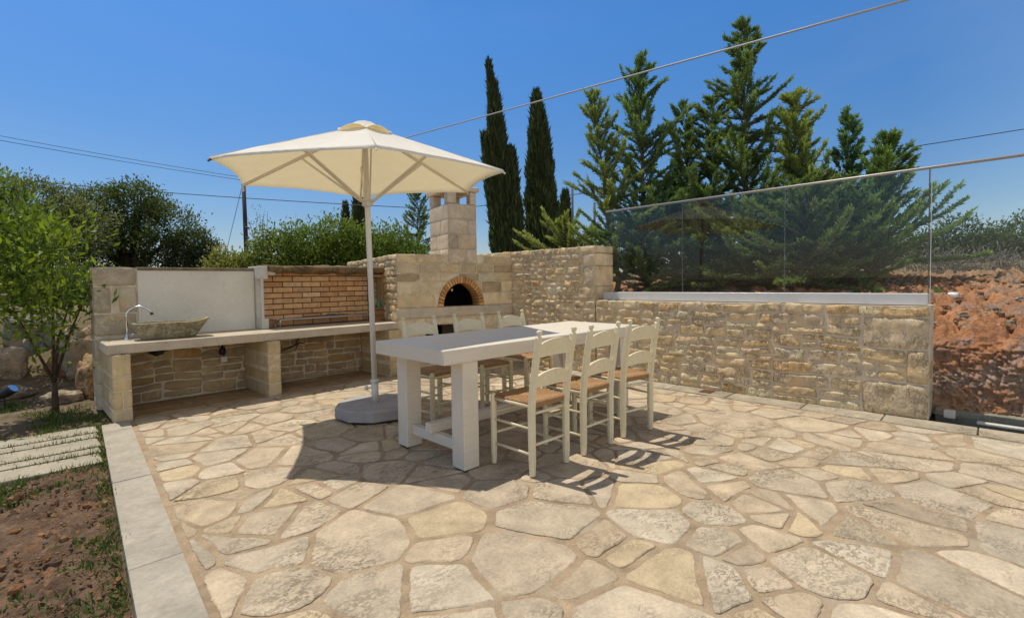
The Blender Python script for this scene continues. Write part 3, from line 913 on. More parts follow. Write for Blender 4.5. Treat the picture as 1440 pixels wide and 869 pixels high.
V = np.array([[(x, YB + a, 1.345 + b) for a, b in prof] for x in xs])
V += (.016 * fbm(V * np.array([.6, 2, 2]), 9, 3, 4))[..., None] * np.array([0, .7, 1])
m = len(prof); F = [(r * m + c, r * m + (c + 1) % m, (r + 1) * m + (c + 1) % m, (r + 1) * m + c) for r in range(59) for c in range(m)]
F += [tuple(range(m)), tuple(59 * m + c for c in range(m - 1, -1, -1))]
mb.add(V.reshape(-1, 3), F, (1, 1, 1), 0, True)
mb.build('timber_lintel', M['wood'], bq)
MB().add(*box(2.078, 2.16, 5.90, YB - .02, 1.285, 1.335, .006)).build('lintel_pad', M['slab'], bq)
MB().add(*box(2.080, 2.165, 5.91, YB - .04, .6765, .775, .006)).build('corner_brick', M['wood'], bq)
gs = thing('grill_stand', 'low steel grill stand with charred bars inside the barbecue', 'grill', (2.75, 5.95, .6755))
mb = MB()
for yy in (5.915, 6.03):
    mb.add(*tube([(2.20, yy, .677), (2.20, yy, .760), (2.215, yy, .767), (3.37, yy, .767), (3.385, yy, .757), (3.385, yy, .677)], .009, 8), (1, 1, 1), 0, True)
mb.build('stand_frame', M['steel'], gs)
mb = MB()
for x in np.linspace(2.24, 3.35, 30): mb.add(*tube([(x, 5.915, .773), (x, 6.03, .773)], .004, 6))
mb.build('grill_bars', M['rust'], gs)
P = np.array([(x, y, 0) for x in np.linspace(2.45, 3.12, 34) for y in np.linspace(5.93, 6.05, 9)])
e = np.minimum(1, np.minimum((P[:, 0] - 2.45) / .12, (3.12 - P[:, 0]) / .12)) * np.minimum(1, np.minimum(P[:, 1] - 5.93, 6.05 - P[:, 1]) / .03)
P[:, 2] = .776 + .026 * e * (.6 + .5 * fbm(P, 14, 3, 2))
i = np.arange(34 * 9).reshape(34, 9)
MB().add(P, np.stack([i[:-1, :-1], i[1:, :-1], i[1:, 1:], i[:-1, 1:]], -1).reshape(-1, 4), (1, 1, 1), 0, True).build('charcoal', M['wood'], gs)
tag(MB().add(*lathe([(.022, .8615), (.024, .868), (.020, .90), (.009, .935), (.008, .96), (.004, .965)], 3.52, 5.96, 12), (1, 1, 1), 0, True).build('teal_bottle', M['teal']), 'small teal bottle on the brick ledge inside the barbecue', 'bottle')

# ================================================================== PIZZA OVEN
OA = np.array([3.455, 5.405]); OB = np.array([5.125, 4.985])
OU = (OB - OA) / np.linalg.norm(OB - OA); LEN = np.linalg.norm(OB - OA)
FO = frame((*OA, 0), (*OU, 0))
ONv = FO[3]
ov = thing('pizza_oven', 'stone pizza oven with a brick arched mouth and square stone chimney', 'pizza oven', (*(OA + OU * LEN / 2), 0))
AC, AR, AST = (.90, .853), .343, 1.16            # arch centre, outer radius, vertical stretch
mb = MB()
vs = [.853, 1.03, 1.19, 1.30, 1.425, 1.555]
cellz = []
for a, b in zip(vs[:-1], vs[1:]):
    cellz += [(0, rng.uniform(.22, .36), a, b)]
    cellz += courses(cellz[-1][1], LEN, [a, b], .2, .42)
for r in cellz:
    if r[3] > 1.43 and r[1] > .70 and r[0] < 1.13:
        if r[0] < .66: r = (r[0], .70, r[2], r[3])
        elif r[1] > 1.17: r = (1.13, r[1], r[2], r[3])
        else: continue
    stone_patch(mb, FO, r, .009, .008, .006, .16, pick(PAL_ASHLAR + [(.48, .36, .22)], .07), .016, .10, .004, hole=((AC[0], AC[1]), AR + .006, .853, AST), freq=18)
# lower body around the wood opening
for r in courses(0, .38, [0, .18, .36, .54, .715], .19, .4) + courses(.86, LEN, [0, .18, .36, .54, .715], .2, .42) + [(.38, .86, .615, .715)]:
    stone_patch(mb, FO, r, .010, .006, .005, .14, pick(PAL_ASHLAR), .022, .1, .004)
# mortar cores: front with arch, body sides
arch = [(AC[0] + AR * math.cos(t), AC[1] + AR * AST * math.sin(t)) for t in np.linspace(PI, 0, 25)]
poly = [(.005, .853)] + arch + [(LEN - .005, .853), (LEN - .005, 1.55), (.005, 1.55)]
mb.add(*prism(poly, FO[0] - ONv * .19, FO[1], FO[2], ONv, .19), (1, 1, 1), 1)
for u0, u1, v0, v1 in [(.005, .375, 0, .72), (.865, LEN - .005, 0, .72), (.375, .865, .615, .72), (.375, .865, 0, .10)]:
    mb.add(*prism([(u0, v0), (u1, v0), (u1, v1), (u0, v1)], FO[0] - ONv * .19, FO[1], FO[2], ONv, .187), (1, 1, 1), 1)
# side and top masses behind
def ob(u0, u1, n0, n1, z0, z1, mat, bev=0):
    V, F = box(u0, u1, n0, n1, z0, z1, bev)
    W = FO[0] + V[:, :1] * FO[1] + V[:, 1:2] * ONv; W[:, 2] = V[:, 2]
    return W, F
mb.add(*ob(.006, .18, -2.6, -.191, 0, 1.545, 1), (1, 1, 1), 1)
mb.add(*ob(LEN - .16, LEN - .006, -2.6, -.191, 0, 1.545, 1), (1, 1, 1), 1)
mb.add(*ob(.181, LEN - .161, -2.6, -.75, 0, 1.545, 1), (1, 1, 1), 1)
mb.add(*ob(.181, LEN - .161, -.749, -.191, 1.40, 1.543, 1), (1, 1, 1), 1)
mb.build('oven_masonry', [M['ashlar'], M['mortar']], ov)
mb = MB()
FS = (FO[0] + ONv * 0, -ONv, np.array([0, 0, 1.0]), -FO[1])     # left flank, running back
rub(mb, [(a, b, c, d) for a, b, c, d in bsp(.01, 2.6, .68, 1.555, .34, .14, .1, .06)], FS, mort=.014, dep=.010, amp=.012, back=.15, cell=.02, corner=.2, jit=.01, edges=12)
mb.build('flank_wall', [M['rubble']], ov)
mb = MB()
mb.add(*ob(-.012, LEN - .01, -.18, .022, .722, .851, 0, .008)[:2], (.62, .53, .40))
mb.build('ledge', M['ashlar'], ov)
mb = MB()
mb.add(*ob(.376, .864, -.62, -.60, .0, .72, 0)); mb.add(*ob(.376, .864, -.60, -.192, .722, .73, 0))
mb.build('wood_store', M['soot_black'], ov)  # plain near-black back and top of the wood opening
# brick arch
mb = MB(); nb = 23
for k in range(nb):
    t0 = PI - (k + .10) * PI / nb; t1 = PI - (k + .90) * PI / nb
    Q = []
    for t, r in ((t0, .272), (t1, .272), (t1, AR), (t0, AR)):
        Q.append((AC[0] + r * math.cos(t), AC[1] + r * AST * math.sin(t)))
    V, F = prism(Q, FO[0] - ONv * .19, FO[1], FO[2], ONv, .21 + rng.uniform(-.003, .004))
    mb.add(V, F, pick([(.66, .34, .12), (.70, .38, .14), (.60, .29, .10), (.72, .42, .18)], .07))
ri = [(AC[0] + .274 * math.cos(t), AC[1] + .274 * AST * math.sin(t)) for t in np.linspace(PI, 0, 30)]
ro = [(AC[0] + (AR - .004) * math.cos(t), AC[1] + (AR - .004) * AST * math.sin(t)) for t in np.linspace(0, PI, 30)]
V, F = prism(ri + ro, FO[0] - ONv * .185, FO[1], FO[2], ONv, .193)
mb.add(V, F, (1, 1, 1), 1)
mb.build('brick_arch', [M['brick'], M['bmortar']], ov)
# sooty chamber: half tunnel + back
mb = MB()
tt = np.linspace(0, PI, 24); V = []
for d in (-.186, -.30, -.45, -.58):
    rr = .270 if d > -.2 else (.30 if d > -.5 else .22)
    for t in tt:
        V.append(FO[0] + FO[1] * (AC[0] + rr * math.cos(t)) + ONv * d + np.array([0, 0, AC[1] + rr * AST * math.sin(t)]))
n = len(tt); F = [(r * n + c, r * n + c + 1, (r + 1) * n + c + 1, (r + 1) * n + c) for r in range(3) for c in range(n - 1)]
F.append(tuple(3 * n + c for c in range(n)))
mb.add(np.array(V), F); mb.add(*ob(.50, 1.30, -.60, -.185, .84, .8535, 0))
mb.build('oven_chamber', M['soot_black'], ov)
bp = FO[0] + FO[1] * .86 - ONv * .22 + np.array([0, 0, 1.075])
MB().add(*lathe([(.001, bp[2] - .024), (.014, bp[2] - .018), (.019, bp[2]), (.013, bp[2] + .017), (.001, bp[2] + .022)], bp[0], bp[1], 14), (1, 1, 1), 0, True).build('oven_lamp', M['bulb'], ov)
# chimney: dressed blocks with square vents under a cap
mb = MB()
cu0, cu1, cn0, cn1 = .718, 1.142, -.625, .018
CO = FO[0] + FO[1] * cu0 + ONv * cn1
FCF = (CO, FO[1], np.array([0, 0, 1.0]), ONv)                       # front
FCL = (FO[0] + FO[1] * cu0 + ONv * cn0, ONv, np.array([0, 0, 1.0]), -FO[1])   # left face: u runs forward
FCR = (FO[0] + FO[1] * cu1 + ONv * cn1, -ONv, np.array([0, 0, 1.0]), FO[1])
FCB = (FO[0] + FO[1] * cu1 + ONv * cn0, -FO[1], np.array([0, 0, 1.0]), -ONv)
W1, W2 = cu1 - cu0, cn1 - cn0
vs = [1.43, 1.63, 1.83, 2.03, 2.24]
pc = [(.70, .57, .42), (.67, .54, .40), (.73, .60, .44), (.64, .52, .38)]
for k, (a, b) in enumerate(zip(vs[:-1], vs[1:])):
    for FF, W in ((FCF, W1), (FCL, W2), (FCR, W2), (FCB, W1)):
        sp = [0, W] if (k == 3) else [0, W * ((.62, .32, .68)[k] if FF is FCF or FF is FCB else (.55, .40, .62)[k]), W]
        for u0, u1 in zip(sp[:-1], sp[1:]):
            stone_patch(mb, FF, (u0, u1, max(a, 1.555) if FF is not FCF and a < 1.5 else a, b), .007, .004, .003, .05, pick(pc, .05), .03, .06, .003, freq=20)
mb.add(*ob(cu0 + .005, cu1 - .005, cn0 + .005, cn1 - .005, 1.43, 2.238, 1), (1, 1, 1), 1)
mb.build('chimney', [M['ashlar'], M['mortar']], ov)
chim = [o for o in COL.objects if o.name == 'chimney'][0]
mb = MB()
for (a, b) in ((0, .125), (W1 - .09, W1)):                          # corner posts of the vent stage
    for (c, d) in ((0, .13), (W2 - .12, W2)):
        MB().add(*ob(cu0 + a, cu0 + b, cn0 + c, cn0 + d, 2.243, 2.408, 0, .005), pick(pc)).build('vent_post', [M['ashlar']], chim)
mb = MB().add(*ob(cu0 - .035, cu1 + .035, cn0 - .035, cn1 + .035, 2.412, 2.475, 0, .008), pick(pc)).add(*ob(cu0 + .03, cu1 - .03, cn0 + .03, cn1 - .03, 2.477, 2.55, 0, .01), pick(pc))
mb.build('chimney_cap', [M['ashlar']], chim)

# ================================================================== TABLE
tb = thing('dining_table', 'thick white painted dining table on square legs, half in parasol shade', 'table', (2.845, 2.652, 0), -.0218)
def loc(name, mb, mat, par):
    o = mb.build(name, mat); o.parent = par; return o
TX, TY = 1.075, .398
loc('tabletop', MB().add(*box(-TX, TX, -TY, TY, .681, .770, .007, 3)), M['white'], tb)
for sx in (-1, 1):
    for sy in (-1, 1):
        cx, cy = sx * (TX - .155 - .06), sy * (TY - .02 - .061)
        lg = loc('leg', MB().add(*box(cx - .061, cx + .061, cy - .061, cy + .061, .010, .680, .007, 3)), M['white'], tb)
        f = MB().add(*box(cx - .055, cx + .055, cy - .055, cy + .055, 0.004, .0098)).build('foot_pad', M['rubber']); f.parent = lg
    cx = sx * (TX - .215)
    loc('stretcher', MB().add(*box(cx - .025, cx + .025, -(TY - .145), TY - .145, .10, .168, .003)), M['white'], tb)
loc('stretcher', MB().add(*box(-(TX - .15), TX - .15, -.03, .03, .169, .235, .003)), M['white'], tb)

# ================================================================== CHAIRS
def make_chair(label, group):
    """origin on the floor at the middle of the seat, facing +Y"""
    t = thing('ladderback_chair', label, 'chair', (0, 0, 0), 0, group)
    hw, fy, ry = .158, .160, -.165
    # rear posts: octagonal, leaning back above the seat, knob on top
    for s in (-1, 1):
        x = s * hw
        pts = [(x, ry, .006), (x, ry, .10), (x, ry, .40), (x, ry - .012, .52), (x, ry - .040, .70), (x * 1.01, ry - .066, .832), (x * 1.01, ry - .068, .842), (x * 1.01, ry - .070, .850), (x * 1.01, ry - .072, .862), (x * 1.01, ry - .073, .872), (x * 1.01, ry - .074, .877)]
        rd = [.019, .024, .0245, .0245, .0235, .0215, .013, .013, .0195, .0165, .005]
        mb = MB().add(*tube(pts, rd, 8), (1, 1, 1), 0, False)
        loc('rear_post', mb, M['cream'], t)
        pts = [(x * 1.06, fy, .006), (x * 1.06, fy, .08), (x * 1.06, fy, .36), (x * 1.06, fy, .435), (x * 1.06, fy, .450), (x * 1.06, fy, .456)]
        loc('front_leg', MB().add(*tube(pts, [.015, .0195, .021, .021, .016, .006], 8)), M['cream'], t)
        for z, r in ((.418, .013), (.285, .0095), (.130, .0095)):
            loc('side_rung', MB().add(*tube([(x, ry, z), (x * 1.03, 0, z + .003), (x * 1.06, fy, z + .005)], [r * .8, r, r * .8], 8), (1, 1, 1), 0, True), M['cream'], t)
    for z, r in ((.375, .010), (.185, .010)):
        loc('rear_rung', MB().add(*tube([(-hw, ry, z), (0, ry, z), (hw, ry, z)], [r * .8, r, r * .8], 8), (1, 1, 1), 0, True), M['cream'], t)
    for z, r in ((.415, .013), (.335, .010), (.20, .010)):
        loc('front_rung', MB().add(*tube([(-hw * 1.06, fy, z), (0, fy, z), (hw * 1.06, fy, z)], [r * .8, r, r * .8], 8), (1, 1, 1), 0, True), M['cream'], t)
    # two arched back slats
    for z0, hE, hM in ((.712, .075, .112), (.528, .066, .106)):
        xs = np.linspace(-hw + .012, hw - .012, 15)
        top, bot = [], []
        for x in xs:
            k = 1 - (x / (hw - .012)) ** 2
            lo = z0 + .010 * k; hi = z0 + hE + (hM - hE) * k ** .8
            def Y(z): return ry - (0 if z < .42 else (z - .42) * .155) - .016 * k
            top.append(((x, Y(hi) + .008, hi), (x, Y(hi) - .008, hi))); bot.append(((x, Y(lo) + .008, lo), (x, Y(lo) - .008, lo)))
        V = [p for a, b in zip(top, bot) for p in (a[0], a[1], b[1], b[0])]
        F = []
        for i in range(14):
            o = i * 4
            for k in range(4): F.append((o + k, o + (k + 1) % 4, o + 4 + (k + 1) % 4, o + 4 + k))
        F += [(3, 2, 1, 0), tuple(14 * 4 + k for k in range(4))]
        loc('back_slat', MB().add(np.array(V), F), M['cream'], t)
    # rush seat woven in four triangles
    n = 44
    g = np.linspace(-1, 1, n)
    A, B = np.meshgrid(g, g, indexing='ij')
    up = np.abs(A) > np.abs(B)
    dd = np.maximum(np.abs(A), np.abs(B))
    strand = np.where(up, A, B)
    ridge = np.abs(np.sin(strand * 46)) * .0022
    z = .440 + .008 * dd ** 2 + ridge - .012 * (dd > .985) - .006 * np.exp(-((np.abs(A) - np.abs(B)) / .05) ** 2)
    ww = hw + .005 + .007 * (B + 1)
    P = np.stack([A * ww, B * .170 - .002, z], -1)
    i = np.arange(n * n).reshape(n, n)
    Q = np.stack([i[:-1, :-1], i[1:, :-1], i[1:, 1:], i[:-1, 1:]], -1).reshape(-1, 4)
    cc = np.where(up[..., None], np.array([.34, .175, .068]), np.array([.41, .235, .10])) * (.80 + .35 * rng.random((n, n, 1)) ** 1.2)
    mb = MB().add(P.reshape(-1, 3), Q, cc.reshape(-1, 3), 0, True)
    ring = np.concatenate([i[:, 0], i[-1, 1:], i[-2::-1, -1], i[0, -2:0:-1]])
    a = P.reshape(-1, 3)[ring]; b = a * np.array([.97, .97, 1]) - np.array([0, 0, .032]); m = len(ring)
    mb.add(np.concatenate([a, b]), [(k, m + k, m + (k + 1) % m, (k + 1) % m) for k in range(m)] + [tuple(m + k for k in range(m))], np.array([.36, .20, .085]))
    loc('seat', mb, M['seat'], t)
    return t
def dup(root, label):
    r = root.copy(); COL.objects.link(r); r['label'] = label
    for ch in list(root.children):
        c = ch.copy(); COL.objects.link(c); c.parent = r
    return r
grp = 'cream ladderback chairs around the dining table'
ch0 = make_chair('cream ladderback chair with rush seat nearest the camera, beside the closest table leg', grp)
spots = [((2.300, 2.096), R(-1.3), None),
         ((2.794, 2.085), R(-.6), 'cream ladderback chair in the middle of the row with backs to the camera'),
         ((3.318, 2.066), R(-9), 'slightly turned cream ladderback chair at the far end of the camera-side row'),
         ((2.462, 3.285), R(180.5), 'cream chair across the table with its back to the sink counter, next to the parasol'),
         ((2.990, 3.265), R(177), 'cream chair across the table in front of the dark wood opening of the oven'),
         ((3.525, 3.240), R(176), 'cream chair across the table, the one closest to the rubble wall')]
for k, ((x, y), rz, lab) in enumerate(spots):
    c = ch0 if k == 0 else dup(ch0, lab)
    c.location = (x, y, .008); c.rotation_euler = (0, 0, rz)

# ================================================================== PARASOL
ps = thing('garden_parasol', 'large white six-sided parasol with cream underside and grey base', 'parasol', (2.250, 3.905, .008))
axis = Vector((-.0337, -.0273, 1)).normalized()
qrot = Vector((0, 0, 1)).rotation_difference(axis)
B0 = np.array([2.250, 3.905, 0.0])
ax = np.array(axis); au = np.cross([0, 1, 0], ax); au /= np.linalg.norm(au); av = np.cross(ax, au)
RH = 1.205
ang = [6.344 + PI + k * PI / 3 for k in range(6)]
def pp(r, th, z): return B0 + ax * z + (au * math.cos(th) + av * math.sin(th)) * r
ZR, ZA = 2.082, 2.480
V = lathe([(.335, .022), (.35, .030), (.35, .108), (.338, .120), (.09, .123), (.085, .123)], B0[0], B0[1], 10)
Vv = V[0]; a0 = R(20); dx = Vv[:, :2] - B0[:2]
Vv[:, :2] = B0[:2] + np.c_[dx[:, 0] * math.cos(a0) - dx[:, 1] * math.sin(a0), dx[:, 0] * math.sin(a0) + dx[:, 1] * math.cos(a0)]
bs = MB().add(*V).build('base', M['base'], ps)
f = MB().add(*lathe([(.31, .011), (.325, .013), (.325, .0215)], B0[0], B0[1], 10)).build('base_pad', M['rubber']); attach_to = bs
f.parent = bs; f.matrix_parent_inverse = ps.matrix_basis.inverted()
f.matrix_parent_inverse = (ps.matrix_basis).inverted() @ Matrix.Identity(4)
f.matrix_parent_inverse = Matrix.Identity(4)
def seg(p, q, r, s=10): return tube([p, q], r, s)
MB().add(*seg(B0 + ax * .123, B0 + ax * .30, .031, 14), (1, 1, 1), 0, True).add(*seg(B0 + ax * .30, B0 + ax * .325, .036, 14), (1, 1, 1), 0, True).build('socket_sleeve', M['pole'], ps)
k0 = B0 + ax * .25
MB().add(*tube([k0 + np.array([-.02, .02, 0]), k0 + np.array([-.045, .045, 0])], .007, 8)).add(*tube([k0 + np.array([-.045, .045, 0]), k0 + np.array([-.062, .062, 0])], [.02, .018], 10), (1, 1, 1), 0, True).build('clamp_knob', M['pole'], ps)
MB().add(*seg(B0 + ax * .30, B0 + ax * 2.46, .0235, 16), (1, 1, 1), 0, True).build('pole', M['pole'], ps)
MB().add(*tube([B0 + ax * 1.835, B0 + ax * 1.84, B0 + ax * 1.90, B0 + ax * 1.905], [.03, .045, .045, .03], 14), (1, 1, 1), 0, True).build('runner_hub', M['pole'], ps)
MB().add(*tube([B0 + ax * 2.40, B0 + ax * 2.41, B0 + ax * 2.445, B0 + ax * 2.45], [.03, .06, .06, .03], 14), (1, 1, 1), 0, True).build('crown_hub', M['pole'], ps)
pk = pp(.024, ang[5] + .5, 1.865)
MB().add(*tube([pk, pk + np.array([.05, -.03, 0])], .005, 6)).build('locking_pin', M['rust'], ps)
def canopy(zr, za, rr, rin, hem, nseg=14, nr=14, sag=.026, arch=.020):
    """panels between six ribs; rim slightly scooped, fabric sagging a little between the ribs"""
    mb = MB()
    top = []
    for i in range(nr + 1):
        f_ = i / nr
        row = []
        for k in range(6):
            for j in range(nseg):
                t = j / nseg
                a, b = ang[k], ang[(k + 1) % 6]
                r = rin + (rr - rin) * f_
                P = pp(r, a, 0) * (1 - t) + pp(r, a + PI / 3, 0) * t
                m_ = t * (1 - t) * 4
                c = B0
                scoop = 1 - .035 * m_ * f_
                P = c + (P - c) * scoop
                z = za + (zr - za) * (f_ ** 1.02) - sag * m_ * math.sin(f_ * PI) + arch * m_ * f_ ** 3
                row.append(P + ax * z)
        top.append(np.array(row))
    m = 6 * nseg
    if hem > 0:
        c = B0 + ax * 2.0
        top.append(top[-1] - ax * hem)
    V = np.concatenate(top); n = len(top)
    V = V + ax * (.0035 * fbm(V, 6, 3, 7) * np.clip((np.linalg.norm(V - B0 - ax * 2.2, axis=1) - .2) * 2, 0, 1))[:, None]
    F = np.array([(i * m + k, (i + 1) * m + k, (i + 1) * m + (k + 1) % m, i * m + (k + 1) % m) for i in range(n - 1) for k in range(m)])
    mb.add(V, F, (1, 1, 1), 0, True)
    return mb
cn = canopy(ZR, ZA, RH, .10, .018).build('canopy', M['canvas'], ps)
vt = canopy(2.436, 2.545, .25, .06, .0, 10, 6, -.004, .045).add(*tube([B0 + ax * 2.535, B0 + ax * 2.545], [.065, .05], 12), (1, 1, 1), 0, True)
vt.V[0][:, 2] += 0
for a in ang:                                    # vent flap seams down to the canopy
    pass
vt.build('vent_cap', M['vent'], ps)
def ribp(r, k): return pp(r, ang[k], ZA + (ZR - ZA) * ((r - .10) / (RH - .10)) - .016)
for k in range(6):
    MB().add(*tube([pp(.24, ang[k], ZA + (ZR - ZA) * ((.24 - .10) / (RH - .10)) + .001), pp(RH - .01, ang[k], ZR + .002)], .0045, 5), (1, 1, 1), 0, True).build('seam', M['vent'], ps)
    rb = MB()
    rb.add(*tube([ribp(.06, k), ribp(RH - .015, k)], [.0125, .011], 4))
    rb.build('rib', M['pole'], ps)
    sb = MB(); side = np.cross(ax, pp(1, ang[k], 0) - B0)
    for s in (-1, 1):
        sb.add(*tube([pp(.045, ang[k], 1.875) + side * .018 * s, ribp(.60, k) + side * .014 * s + ax * -.01], .0085, 4))
    sb.build('strut', M['pole'], ps)
    MB().add(*tube([ribp(RH - .02, k) + ax * .004, ribp(RH + .012, k) - ax * .01], [.010, .006], 6)).build('rib_tip', M['rust'] if k == 0 else M['pole'], ps)
MB().add(*tube([ribp(RH, 5) - ax * .01, ribp(RH, 5) - ax * .05], .012, 6)).build('tie_strap', M['alu'], ps)

# ================================================================== EARTH BANK to the right
mb = MB()
ys = np.concatenate([np.linspace(-5, -1.6, 40, endpoint=False), np.linspace(-1.6, .9, 260, endpoint=False), np.linspace(.9, 8.5, 170)])
pr = np.array([(5.60, -.08), (5.64, .10), (5.68, .28), (5.74, .46), (5.84, .62), (6.05, .72), (6.4, .83), (7.0, .95), (8.0, 1.08), (9.5, 1.18)])
tp_ = np.linspace(0, len(pr) - 1, 190)
PXs = np.interp(tp_, range(len(pr)), pr[:, 0]); PZs = np.interp(tp_, range(len(pr)), pr[:, 1])
BX = np.repeat(PXs[None], len(ys), 0); BZ = np.repeat(PZs[None], len(ys), 0); BY = np.repeat(ys[:, None], len(PXs), 1)
P = np.stack([BX, BY, BZ], -1)
steep = sstep((.66 - BZ) / .12)
groove = np.abs(np.sin(BY * 21 + 2.2 * vnoise(P, 2.0, 8) + BZ * 1.2)) ** .7
lump = np.abs(fbm(P, 7, 3, 12)) * 1.0 + .7 * np.abs(fbm(P, 17, 2, 13)) + .8 * np.abs(fbm(P, 36, 2, 14)) + .35 * np.abs(vnoise(P, 85, 16))
P[..., 0] += -steep * (.035 * groove + .07 * lump) + .02 * vnoise(P, 3, 20)
soft = np.abs(fbm(P, 6, 3, 12)) + .5 * np.abs(fbm(P, 15, 2, 13)) + .22 * np.abs(fbm(P, 38, 2, 17))
P[..., 2] += (1 - steep) * (.10 * soft - .03)
gv = (BX > 5.5)
cN = (fbm(P, 4, 3, 30) * .5 + .5).clip(0, 1)[..., None]
pale = sstep((fbm(P * np.array([1, 1, 1.6]), 5.5, 3, 31) - .12) / .35)[..., None] * .8
c = np.array([.78, .37, .17]) * cN + np.array([.50, .22, .11]) * (1 - cN)
pale = np.clip(pale + steep[..., None] * .35 * (fbm(P, 9, 2, 66)[..., None] > -.1), 0, 1)
c = c * (1 - pale * .8) + np.array([.50, .36, .29]) * pale * .8
far = sstep((BX - 6.8) / 2)[..., None]
c = c * (1 - far * .6) + np.array([.30, .22, .13]) * far * .6
n, m = BX.shape
i = np.arange(n * m).reshape(n, m)
mb.add(P.reshape(-1, 3), np.stack([i[:-1, :-1], i[:-1, 1:], i[1:, 1:], i[1:, :-1]], -1).reshape(-1, 4), c.reshape(-1, 3), 0, True)
struct(mb.build('earth_bank', M['bank']))
mb = MB()
V, F = box(5.42, 5.56, -5, .32, -.08, .05, .01, 2); mb.add(V, F)
struct(mb.build('concrete_footing', M['footing']))

# ---- boulders
def rock(c, r, seed, col, sq=(1, 1, 1)):
    bm = bmesh.new(); bmesh.ops.create_icosphere(bm, subdivisions=4, radius=1)
    V, F = bm_out(bm)
    d = 1 + .32 * fbm(V, 1.2, 3, seed) + .08 * fbm(V, 6, 2, seed + 3)
    V = np.sign(V) * np.abs(V) ** .8 * d[:, None]
    k = fbm(V, 2.2, 3, seed + 5)[:, None]
    cc = np.clip(np.array(col) * (1 + .25 * k), .02, .8)
    V = V * np.array(r) * np.array(sq) + np.array(c)
    return MB().add(V, F, cc, 0, True)
rk = [((.95, 8.9, .42), (.24, .26, .34), 41, (.46, .37, .26), 'big pale boulder tucked against the rear of the kitchen wall end'),
      ((.36, 9.3, .46), (.22, .24, .30), 45, (.40, .36, .31), 'grey brown boulder uphill between the two citrus trees'),
      ((-.02, 8.2, .25), (.17, .18, .22), 49, (.47, .36, .24), 'rounded tan boulder uphill of the garden spotlight'),
      ((.62, 7.9, .34), (.20, .24, .33), 3, (.42, .33, .22), 'tall pale boulder behind the young citrus trunk, widest of the garden rocks'),
      ((.46, 8.15, .24), (.16, .2, .25), 8, (.45, .24, .11), 'orange stained rock between the citrus trunk and the grey boulder'),
      ((.60, 7.15, .16), (.10, .16, .28), 14, (.48, .32, .17), 'narrow ochre rock leaning against the end of the kitchen wall'),
      ((.16, 8.8, .42), (.20, .24, .36), 21, (.33, .31, .28), 'grey boulder left of the citrus trunk with shadowed face'),
      ((-.18, 9.6, .52), (.22, .26, .36), 27, (.36, .34, .31), 'pale grey boulder farthest left under the citrus foliage'),
      ((.36, 6.95, .02), (.16, .10, .07), 31, (.48, .38, .26), 'flat pale stone lying in the soil behind the citrus trunk'),
      ((.02, 7.5, .06), (.14, .10, .08), 35, (.42, .34, .24), 'small flat tan stone lying near the garden spotlight')]
for c, r, s, col, lab in rk:
    tag(rock(c, r, s, col).build('boulder', M['rock']), lab, 'rock', 'rocks on the garden slope')
# pale rubble lying on the red bank
mb = MB()
for k in range(420):
    y = rng.uniform(-2.0, 1.4); x = 5.95 + rng.random() ** 1.5 * 2.6
    z = np.interp(x, pr[:, 0], pr[:, 1]) + .03
    s = rng.uniform(.012, .05)
    r_ = rock((x, y, z), (s, s * rng.uniform(.7, 1.3), s * .7), int(rng.integers(999)), [(.46, .36, .26), (.40, .19, .09), (.36, .30, .24), (.42, .22, .11)][rng.integers(4)])
    Vr = r_.V[0]
    mb.V.append(Vr); mb.C.append(r_.C[0]); mb.L.append(r_.L[0] + mb.n); mb.T.append(r_.T[0]); mb.M.append(r_.M[0]); mb.S.append(r_.S[0]); mb.n += len(Vr)
o = mb.build('stone_rubble', M['rock'], kind='stuff'); o['label'] = 'pale and rusty loose stones scattered over the red earth bank'; o['category'] = 'rubble'
mb = rock((6.75, .27, .97), (.03, .045, .03), 77, (.62, .66, .74))
tag(mb.build('plastic_scrap', M['bulb']), 'crumpled white plastic scrap lying on the red bank by the low wall end', 'litter')
# garden spotlight
sp_ = thing('garden_spotlight', 'small black garden spotlight on a spike left of the citrus trunk', 'spotlight', (-.06, 7.0, 0))
MB().add(*tube([(-.06, 7.0, -.02), (-.06, 7.0, .10)], .008, 8)).build('spike', M['black'], sp_)
MB().add(*tube([(-.09, 7.02, .10), (-.06, 7.0, .13), (-.01, 6.97, .17), (.005, 6.96, .182)], [.025, .04, .045, .047], 12), (1, 1, 1), 0, True).build('lamp_head', M['black'], sp_)
MB().add(*tube([(.005, 6.96, .183), (.008, 6.958, .186)], .042, 12)).build('lens', M['chrome'], sp_)

# ================================================================== VEGETATION
def norm(a): return a / (np.linalg.norm(a, axis=-1, keepdims=True) + 1e-9)
def rand_dir(n):
    v = rng.normal(size=(n, 3)); return norm(v)
def kites(mb, base, d, L, W, col, fold=.25, nrm=None, wide=.45):
    """leaf: 4-point kite folded along its midrib"""
    n = len(base)
    if nrm is None: nrm = rand_dir(n)
    side = norm(np.cross(d, nrm)); up = norm(np.cross(side, d))
    L = np.asarray(L).reshape(-1, 1); W = np.asarray(W).reshape(-1, 1)
    mid = base + d * L * wide
    a, b, c, e = base, mid + side * W * .5 + up * W * fold * .5, base + d * L, mid - side * W * .5 + up * W * fold * .5
    V = np.stack([a, b, c, e], 1).reshape(-1, 3)
    F = np.arange(n * 4).reshape(n, 4)
    T = np.concatenate([F[:, [0, 1, 2]], F[:, [0, 2, 3]]])
    mb.add(V, T, np.repeat(col, 4, 0), 0, False)
def leafcol(n, dark, light, t, j=.12):
    t = np.clip(np.asarray(t).reshape(-1, 1), 0, 1)
    c = np.array(dark) * (1 - t) + np.array(light) * t
    return np.clip(c * (1 + rng.normal(0, j, (n, 1))), .004, .8)

